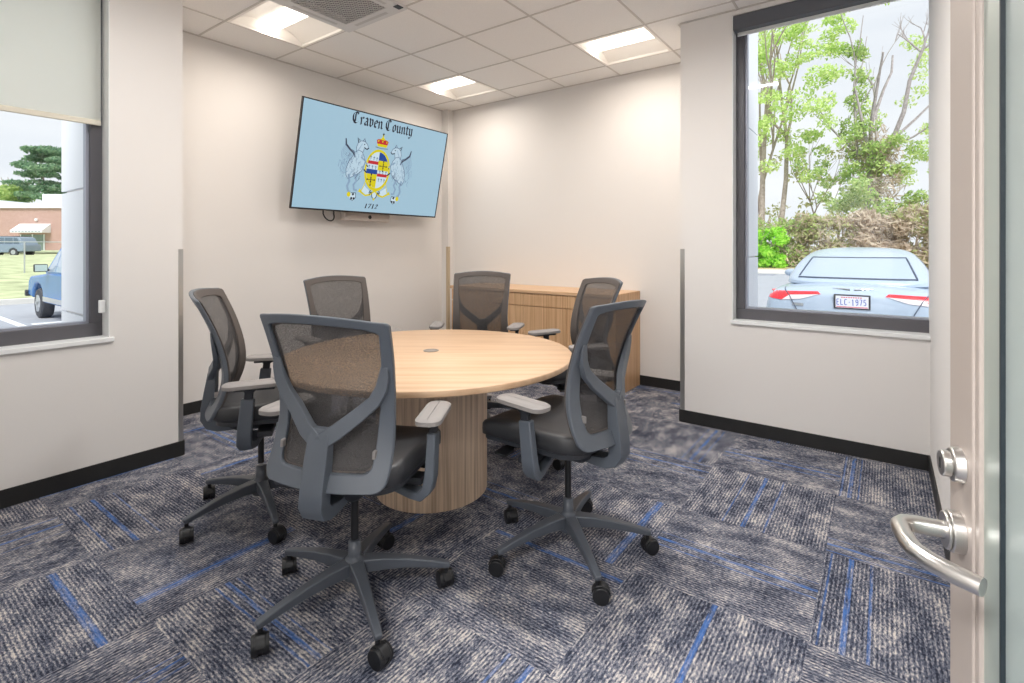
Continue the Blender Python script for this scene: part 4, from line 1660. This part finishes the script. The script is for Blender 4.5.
def sedan(label, loc, rz, paint, group=None, plate=True):
    t = thing('sedan_car', label, 'car', loc, rz, group)
    # lower body
    st = [
        (.00, [(0, .30), (.50, .30), (.66, .42), (.72, .58), (.70, .72), (.60, .84), (0, .86)]),
        (.05, [(0, .24), (.60, .25), (.80, .40), (.84, .60), (.82, .80), (.74, .955), (0, .975)]),
        (.16, [(0, .22), (.66, .23), (.88, .40), (.905, .62), (.89, .85), (.80, .99), (0, 1.035)]),
        (.40, [(0, .20), (.70, .21), (.92, .40), (.935, .62), (.92, .86), (.80, 1.00), (0, 1.045)]),
        (.90, [(0, .20), (.72, .20), (.93, .38), (.94, .62), (.925, .88), (.82, 1.00), (0, 1.05)]),
        (1.9, [(0, .20), (.72, .20), (.93, .36), (.935, .60), (.92, .87), (.84, .98), (0, 1.02)]),
        (3.2, [(0, .20), (.72, .20), (.93, .36), (.93, .60), (.915, .84), (.83, .95), (0, .99)]),
        (4.2, [(0, .20), (.70, .21), (.92, .38), (.915, .56), (.89, .72), (.78, .82), (0, .88)]),
        (4.75, [(0, .24), (.60, .25), (.80, .38), (.80, .50), (.76, .62), (.64, .70), (0, .74)]),
        (4.86, [(0, .32), (.50, .32), (.64, .40), (.66, .48), (.62, .58), (.50, .62), (0, .64)])]
    m_ = MB()
    loft_half(m_, st)
    bo = m_.build('body', paint, t, subsurf=2)
    # greenhouse
    st = [
        (.52, [(0, .99), (.60, .99), (.70, 1.0), (.69, 1.015), (.60, 1.03), (.3, 1.045), (0, 1.05)]),
        (.95, [(0, .98), (.66, .98), (.79, 1.0), (.735, 1.10), (.66, 1.17), (.35, 1.20), (0, 1.205)]),
        (1.45, [(0, .98), (.70, .98), (.83, 1.0), (.735, 1.20), (.635, 1.33), (.35, 1.365), (0, 1.372)]),
        (2.0, [(0, .98), (.70, .98), (.84, .99), (.735, 1.24), (.60, 1.42), (.34, 1.455), (0, 1.462)]),
        (2.7, [(0, .98), (.70, .98), (.84, .98), (.735, 1.24), (.60, 1.43), (.34, 1.47), (0, 1.478)]),
        (3.2, [(0, .96), (.70, .96), (.83, .97), (.74, 1.16), (.64, 1.30), (.35, 1.345), (0, 1.355)]),
        (3.85, [(0, .90), (.60, .90), (.72, .92), (.70, .945), (.60, .96), (.3, .97), (0, .972)])]
    m_ = MB()
    loft_half(m_, st)
    gh = m_.build('cabin', paint, t, subsurf=2)
    dg = bpy.context.evaluated_depsgraph_get()

    def bvh_of(objs):
        V, P = [], []
        for o in objs:
            e = o.evaluated_get(dg)
            me = e.to_mesh()
            k0 = len(V)
            V += [v.co.copy() for v in me.vertices]
            P += [[i + k0 for i in p.vertices] for p in me.polygons]
            e.to_mesh_clear()
        return BVHTree.FromPolygons(V, P)
    B = bvh_of([bo, gh])
    m_ = MB()
    patch(m_, B, [(-.60, 1.085), (.60, 1.085), (.515, 1.325), (-.515, 1.325)], .016, 18, 10)
    rw = m_.build('rear_window', M_cargl, t, normals=False, angle=60)
    m_ = MB()
    m_.tube(drape(B, [(-.60, 1.085), (.60, 1.085), (.515, 1.325), (-.515, 1.325), (-.60, 1.085)], 14, .014), .011, 6)
    m_.build('window_gasket', M_seam, rw, angle=60)
    m_ = MB()
    for s in (-1, 1):
        # side glass
        pts = [(1.25, 1.03), (3.25, 1.00), (2.75, 1.36), (1.75, 1.34)]
        gr = []
        for j in range(5):
            row = []
            for i in range(9):
                a = Vector(pts[0]).lerp(Vector(pts[1]), i / 8)
                b = Vector(pts[3]).lerp(Vector(pts[2]), i / 8)
                p = a.lerp(b, j / 4)
                h_ = B.ray_cast(Vector((s * 2, p.x, p.y)), Vector((-s, 0, 0)))
                row.append((h_[0].x + s * .006 if h_[0] else s * .7, p.x, p.y))
            gr.append(row)
        m_.rings(gr, cap=False, close=False)
    m_.build('side_window', M_cargl, t, normals=False)
    for s in (-1, 1):
        m_ = MB()
        patch(m_, B, [(s * .862, .885), (s * .30, .925), (s * .33, .955), (s * .862, .938)], .008, 12, 5)
        tl = m_.build('tail_light', M_red, t, normals=False)
        m_ = MB()
        patch(m_, B, [(s * .70, .842), (s * .50, .862), (s * .32, .922), (s * .62, .902)], .009, 10, 4)
        m_.build('reversing_lens', M_lampw, tl, normals=False)
        m_ = MB()
        patch(m_, B, [(s * .862, .856), (s * .70, .842), (s * .62, .902), (s * .862, .902)], .0085, 8, 4)
        m_.build('lamp_wrap', M_red, tl, normals=False)
        m_ = MB()
        m_.tube(drape(B, [(s * .70, .985), (s * .62, .90), (s * .52, .70), (s * .50, .62)], 10, .010), .005, 6)
        m_.build('boot_seam', M_seam, t)
        m_ = MB()
        m_.sphere((s * .98, 3.0, 1.04), .11, 12, 8, (1.0, .55, .62))
        m_.box(min(s * .88, s * .95), max(s * .88, s * .95), 2.97, 3.03, 1.0, 1.03)
        m_.build('wing_mirror', paint, t, angle=60)
    if plate:
        hit = B.ray_cast(Vector((0, -2, .86)), Vector((0, 1, 0)))[0]
        py = hit.y - .012
        m_ = MB()
        m_.box(-.17, .17, py - .006, py + .02, .775, .935)
        pf = m_.build('plate_frame', M_trimk, t, smooth=False)
        m_ = MB()
        m_.box(-.152, .152, py - .009, py - .006, .790, .920)
        m_.build('number_plate', mat('plate_white', srgb(226, 228, 240), 0.4), pf, smooth=False)
        M_pb, M_pr = mat('plate_blue', srgb(52, 84, 176), 0.5), mat('plate_red', srgb(206, 70, 80), 0.5)
        m_ = MB()
        seg = {'E': [[(1, 1), (0, 1), (0, 0), (1, 0)], [(0, .5), (.8, .5)]], 'L': [[(0, 1), (0, 0), (1, 0)]], 'C': [[(1, .9), (.7, 1), (.2, 1), (0, .8), (0, .2), (.2, 0), (.7, 0), (1, .1)]], '-': [[(.1, .5), (.9, .5)]], '1': [[(.2, .8), (.5, 1), (.5, 0)], [(.2, 0), (.8, 0)]],
               '9': [[(1, .6), (.3, .45), (0, .65), (.1, .95), (.6, 1), (1, .85), (1, .3), (.6, 0), (.1, .05)]], '7': [[(0, 1), (1, 1), (.4, 0)]], '5': [[(1, 1), (.1, 1), (0, .55), (.6, .6), (1, .35), (.8, .03), (0, .05)]]}
        x = -.140
        for ch_ in 'ELC-1975':
            wd = .020 if ch_ != '-' else .014
            for ln in seg[ch_]:
                for a, b in zip(ln, ln[1:]):
                    m_.sweep([(x + a[0] * wd, py - .0095, .822 + a[1] * .062), (x + b[0] * wd, py - .0095, .822 + b[1] * .062)], .007, .0015, Vector((-(b[1] - a[1]) * .062, 0, (b[0] - a[0]) * wd)) if True else None)
            x += wd + .0165
        m_.build('plate_characters', M_pb, pf, smooth=False)
        m_ = MB()
        m_.box(-.145, .145, py - .0096, py - .009, .794, .803)
        for q in range(9):
            m_.box(-.10 + q * .022, -.085 + q * .022, py - .0096, py - .009, .899, .910)
        m_.build('plate_strip', M_pr, pf, smooth=False)
        # winged chrome badge on the boot lid and model strip
        m_ = MB()
        for s in (-1, 1):
            pts = [(s * .02, .985), (s * .10, .990), (s * .20, .996)]
            m_.tube(drape(B, pts, 8, .012), [.012] * 8 + [.010] * 4 + [.006] * 4, 8)
        m_.build('winged_badge', M_chrome, t)
        m_ = MB()
        patch(m_, B, [(-.585, .785), (-.47, .780), (-.47, .812), (-.585, .817)], .008, 6, 2)
        m_.build('model_badge', M_chrome, t, normals=False)
    # rear bumper insert
    m_ = MB()
    patch(m_, B, [(-.58, .34), (.58, .34), (.60, .44), (-.60, .44)], .008, 14, 3)
    m_.build('bumper_insert', M_trimk, t, normals=False)
    for x, y in ((.93, .95), (-.93, .95), (.93, 3.85), (-.93, 3.85)):
        wheel(t, x, y, .335, .22, 1)
    return t


M_silver = mat('silver_blue_paint', srgb(180, 196, 215), 0.22, metal=.15, spec=.6)
M_navy = mat('dark_car_paint', srgb(58, 66, 76), 0.25, spec=.6)
sedan('silver-blue sedan seen from behind through the right window', (-.30, 6.80, GR), 0, M_silver)
sedan('dark car whose edge shows at the far left of the left window', (-9.4, .55, GZ), R(90), M_navy, plate=False)


def pickup(label, loc, rz, paint):
    """compact pickup; local +y = forward, rear at y=0, left side at -x"""
    t = thing('pickup_truck', label, 'truck', loc, rz)
    prof = [(0, .45), (0, .98), (1.75, 1.0), (1.78, 1.02), (3.30, 1.02), (3.42, .985), (4.62, .90), (4.78, .80), (4.82, .46), (4.42, .42), (4.36, .60), (4.20, .72), (3.98, .76), (3.76, .72), (3.60, .60), (3.54, .36), (1.42, .36), (1.36, .60), (1.2, .72), (.98, .76), (.76, .72), (.60, .60), (.54, .44)]
    Mx = Matrix(((0, 0, 1, 0), (1, 0, 0, 0), (0, 1, 0, 0), (0, 0, 0, 1)))       # (u, v, w) -> x=w, y=u, z=v
    m_ = MB()
    m_.prism(prof, -.80, .80, Mx)
    m_.build('body', paint, t, bevel=.05, seg=3)
    cab = [(1.80, 1.0), (1.92, 1.50), (2.05, 1.575), (2.72, 1.58), (2.86, 1.53), (3.40, 1.0)]
    m_ = MB()
    rg = []
    for (y, z) in cab:
        wx = .80 - max(0, z - 1.0) * .26
        rg.append((wx, y, z))
    L_ = [m_.bm.verts.new((-a, y, z)) for a, y, z in rg]
    R_ = [m_.bm.verts.new((a, y, z)) for a, y, z in rg]
    n = len(rg)
    for i in range(n):
        j = (i + 1) % n
        m_.face([L_[i], L_[j], R_[j], R_[i]])
    m_.face(list(reversed(L_)))
    m_.face(R_)
    m_.build('cab', paint, t, bevel=.03, seg=3)
    m_ = MB()
    for s in (-1, 1):
        q = [(1.98, 1.04), (2.02, 1.47), (2.62, 1.49), (2.62, 1.04)]
        q2 = [(2.66, 1.04), (2.66, 1.49), (2.80, 1.47), (3.22, 1.04)]
        for qq in (q, q2):
            ring_ = [(s * (.806 - max(0, z - 1.0) * .26), y, z) for y, z in qq]
            m_.rings([ring_, [(x - s * .01, y, z) for x, y, z in ring_]])
    m_.build('side_window', M_cargl, t, smooth=False)
    m_ = MB()
    ring_ = [(.66, 3.33, 1.075), (.60, 2.93, 1.48), (-.60, 2.93, 1.48), (-.66, 3.33, 1.075)]
    m_.rings([[(x, y + .012, z + .012) for x, y, z in ring_], ring_])
    m_.build('windscreen', M_cargl, t, smooth=False)
    m_ = MB()
    m_.box(-.84, .84, 4.74, 4.90, .44, .58)
    m_.box(-.84, .84, -.10, .02, .44, .56)
    m_.build('bumper', M_trimk, t, bevel=.02)
    m_ = MB()
    for s in (-1, 1):
        m_.box(s * .80 - .012, s * .80 + .012, 1.46, 3.50, .40, .50)
    m_.build('rocker_trim', M_chrome, t, smooth=False)
    for s in (-1, 1):
        m_ = MB()
        m_.box(s * .93 - .11, s * .93 + .11, 3.02, 3.09, 1.04, 1.20)
        m_.box(min(s * .79, s * .86), max(s * .79, s * .86), 3.04, 3.08, 1.05, 1.10)
        mm = m_.build('wing_mirror', M_trimk, t, bevel=.02)
        m_ = MB()
        m_.box(s * .93 - .095, s * .93 + .095, 3.012, 3.02, 1.055, 1.185)
        m_.build('mirror_glass', mat('mirror_glass', srgb(196, 214, 204), 0.1), mm, smooth=False)
        m_ = MB()
        m_.box(s * .80 - .01, s * .80 + .01, 1.96, 2.10, .86, .90)
        m_.build('door_handle', M_trimk, t, smooth=False)
    for x, y in ((.79, .98), (-.79, .98), (.79, 3.98), (-.79, 3.98)):
        wheel(t, x, y, .325, .22, 1)
    return t


pickup('blue pickup truck parked outside the left window', (-10.95, 3.72, GZ), R(90), mat('blue_paint', srgb(66, 122, 186), 0.25, spec=.6, var=.03, vscale=2))


def suv(label, loc, rz, paint):
    t = thing('suv_car', label, 'car', loc, rz)
    prof = [(0, .45), (.02, 1.05), (.30, 1.08), (3.35, 1.08), (4.45, 1.0), (4.62, .85), (4.65, .42), (4.25, .40), (4.2, .62), (3.85, .78), (3.5, .62), (3.45, .34), (1.35, .34), (1.3, .62), (.95, .78), (.6, .62), (.55, .42)]
    Mx = Matrix(((0, 0, 1, 0), (1, 0, 0, 0), (0, 1, 0, 0), (0, 0, 0, 1)))
    m_ = MB()
    m_.prism(prof, -.9, .9, Mx)
    m_.build('body', paint, t, bevel=.06, seg=3)
    m_ = MB()
    cab = [(.10, 1.05), (.45, 1.68), (.7, 1.78), (2.3, 1.80), (2.6, 1.74), (3.35, 1.05)]
    m_.prism(cab, -.78, .78, Mx)
    m_.build('cabin', paint, t, bevel=.06, seg=3)
    m_ = MB()
    for s in (-1, 1):
        for q in ([(.45, 1.12), (.66, 1.66), (1.0, 1.70), (1.0, 1.12)], [(1.08, 1.12), (1.08, 1.70), (1.8, 1.71), (1.8, 1.12)], [(1.88, 1.12), (1.88, 1.71), (2.45, 1.68), (2.98, 1.12)]):
            m_.rings([[(s * .786, y, z) for y, z in q], [(s * .77, y, z) for y, z in q]])
    m_.build('side_window', mat('tinted_glass', srgb(96, 112, 128), 0.1), t, smooth=False)
    m_ = MB()
    for s in (-1, 1):
        m_.box(s * .62 - .02, s * .62 + .02, .6, 2.4, 1.80, 1.85)
    m_.build('roof_rail', M_trimk, t, smooth=False)
    for x, y in ((.88, .95), (-.88, .95), (.88, 3.85), (-.88, 3.85)):
        wheel(t, x, y, .37, .24, 1)
    return t


suv('grey-blue off-roader parked before the brick building', (-64.1, 12.2, .46), R(36 + 90), mat('slate_car_paint', srgb(130, 146, 164), 0.3))

# ------------------------------------------------------------------ brick building across the lot
BR = R(36.1)


def brick():
    m = mat('red_brick', srgb(206, 154, 138), 0.9)
    nt = m.node_tree
    b = nt.nodes['Principled BSDF']
    tc = nt.nodes.new('ShaderNodeTexCoord')
    mp = nt.nodes.new('ShaderNodeMapping')
    mp.inputs['Rotation'].default_value = (R(90), 0, 0)
    br = nt.nodes.new('ShaderNodeTexBrick')
    br.inputs['Color1'].default_value = srgb(176, 140, 132)
    br.inputs['Color2'].default_value = srgb(162, 124, 116)
    br.inputs['Mortar'].default_value = srgb(224, 200, 190)
    br.inputs['Scale'].default_value = 2.2
    nt.links.new(tc.outputs['Object'], mp.inputs['Vector'])
    nt.links.new(mp.outputs['Vector'], br.inputs['Vector'])
    nt.links.new(br.outputs['Color'], b.inputs['Base Color'])
    return m


t = thing('brick_building', 'low red brick building with white awning, across the parking lot', 'building', (-77.3, 14.2, .95), BR)
# local x = right in view, local y = away from the viewer
m_ = MB()
m_.box(-3.2, 22, 0, 12, 0, 4.7)
m_.build('wall', brick(), t, smooth=False)
M_wpan = mat('white_panel', srgb(236, 238, 242), 0.6)
m_ = MB()
m_.box(-3.5, 22.2, -.25, 12.2, 4.7, 5.15)
m_.box(-14, -3.2, .3, 12, 0, 5.6)
m_.build('parapet', M_wpan, t, smooth=False)
m_ = MB()
m_.box(-.6, 2.1, -.03, .06, 0, 1.75)
dr = m_.build('entrance_door', mat('dark_door_glass', srgb(120, 136, 128), 0.15), t, smooth=False)
m_ = MB()
for x in (-.6, .72, 2.02):
    m_.box(x - .05, x + .05, -.06, .02, 0, 1.78)
m_.build('door_frame', M_wpan, dr, smooth=False)
m_ = MB()
aw = [(0, 0), (-1.1, -.75), (-1.1, -1.0), (0, -1.0)]
m_.rings([[(x, y, 2.95 + z) for y, z in aw] for x in (-.75, 2.75)])
awn = m_.build('awning', M_wpan, t, smooth=False)
m_ = MB()
for q in range(9):
    m_.box(-.55 + q * .36, -.33 + q * .36, -1.12, -1.10, 2.03, 2.16)
m_.build('awning_letters', mat('grey_letters', srgb(150, 160, 170), 0.6), awn, smooth=False)
m_ = MB()
m_.box(-.5, 3.2, 2.5, 5, 5.15, 6.5)
m_.box(3.3, 8.0, 2.5, 5, 5.15, 6.35)
m_.build('roof_unit', M_wpan, t, smooth=False)
m_ = MB()
m_.sphere((1.2, -.12, 3.4), .16)
m_.build('wall_lamp', M_white, t)

# chain-link fence on the verge
t = thing('chain_link_fence', 'faint chain-link fence along the grass strip outside the left window', 'fence', (-33, 0, gz(-33, 0)), 0)
for q in range(9):
    m_ = MB()
    m_.cyl((0, -6 + q * 3, -.1), (0, -6 + q * 3, 1.5), .03, n=8)
    m_.build('post', M_hub, t)
m_ = MB()
m_.cyl((0, -6, 1.48), (0, 18, 1.48), .02, n=8)
m_.build('top_rail', M_hub, t)

# pine and the trees behind the building
GP = 'trees behind the brick building'
rp = random.Random(8)
bl = []
for q in range(44):
    z = rp.uniform(8.5, 18.0)
    sp = 1.6 + (18.3 - z) * .60
    a = rp.uniform(0, 2 * PI)
    bl.append((sp * math.cos(a) * rp.uniform(.3, 1), sp * math.sin(a) * rp.uniform(.3, 1), z, rp.uniform(1.5, 2.6), rp.uniform(1.5, 2.6), rp.uniform(.4, .7)))
tree('pine_tree', 'tall layered pine above the brick building roof', (-120.5, 25.0, .8), [((0, 0, 0), (0, 0, 1), 15.5, .28, 0)], bl, 9500, .30, L_pine, M_bark, 41, GP)
for n_, (x, y, h_, r_, lm, lb) in enumerate(((-124, 16, 9.5, 3.4, L_pine, 'dark green tree left of the tall pine'), (-122, 21, 10.5, 3.0, L_green, 'rounded green tree between the pine and its dark neighbour'), (-118, 30, 10.5, 3.2, L_olive, 'yellowish tree at the right foot of the tall pine'), (-126, 9, 9.5, 3.2, L_pine, 'blue-green tree at the far left edge of the left window'))):
    rr = random.Random(50 + n_)
    bl = [(rr.gauss(0, r_ * .5), rr.gauss(0, r_ * .5), rr.uniform(h_ * .45, h_), r_ * .45, r_ * .45, r_ * .33) for _ in range(12)]
    tree('broadleaf_tree', lb, (x, y, .8), [((0, 0, 0), (0, 0, 1), h_ * .8, .2, 1)], bl, 1700, .30, lm, M_bark, 60 + n_, GP)
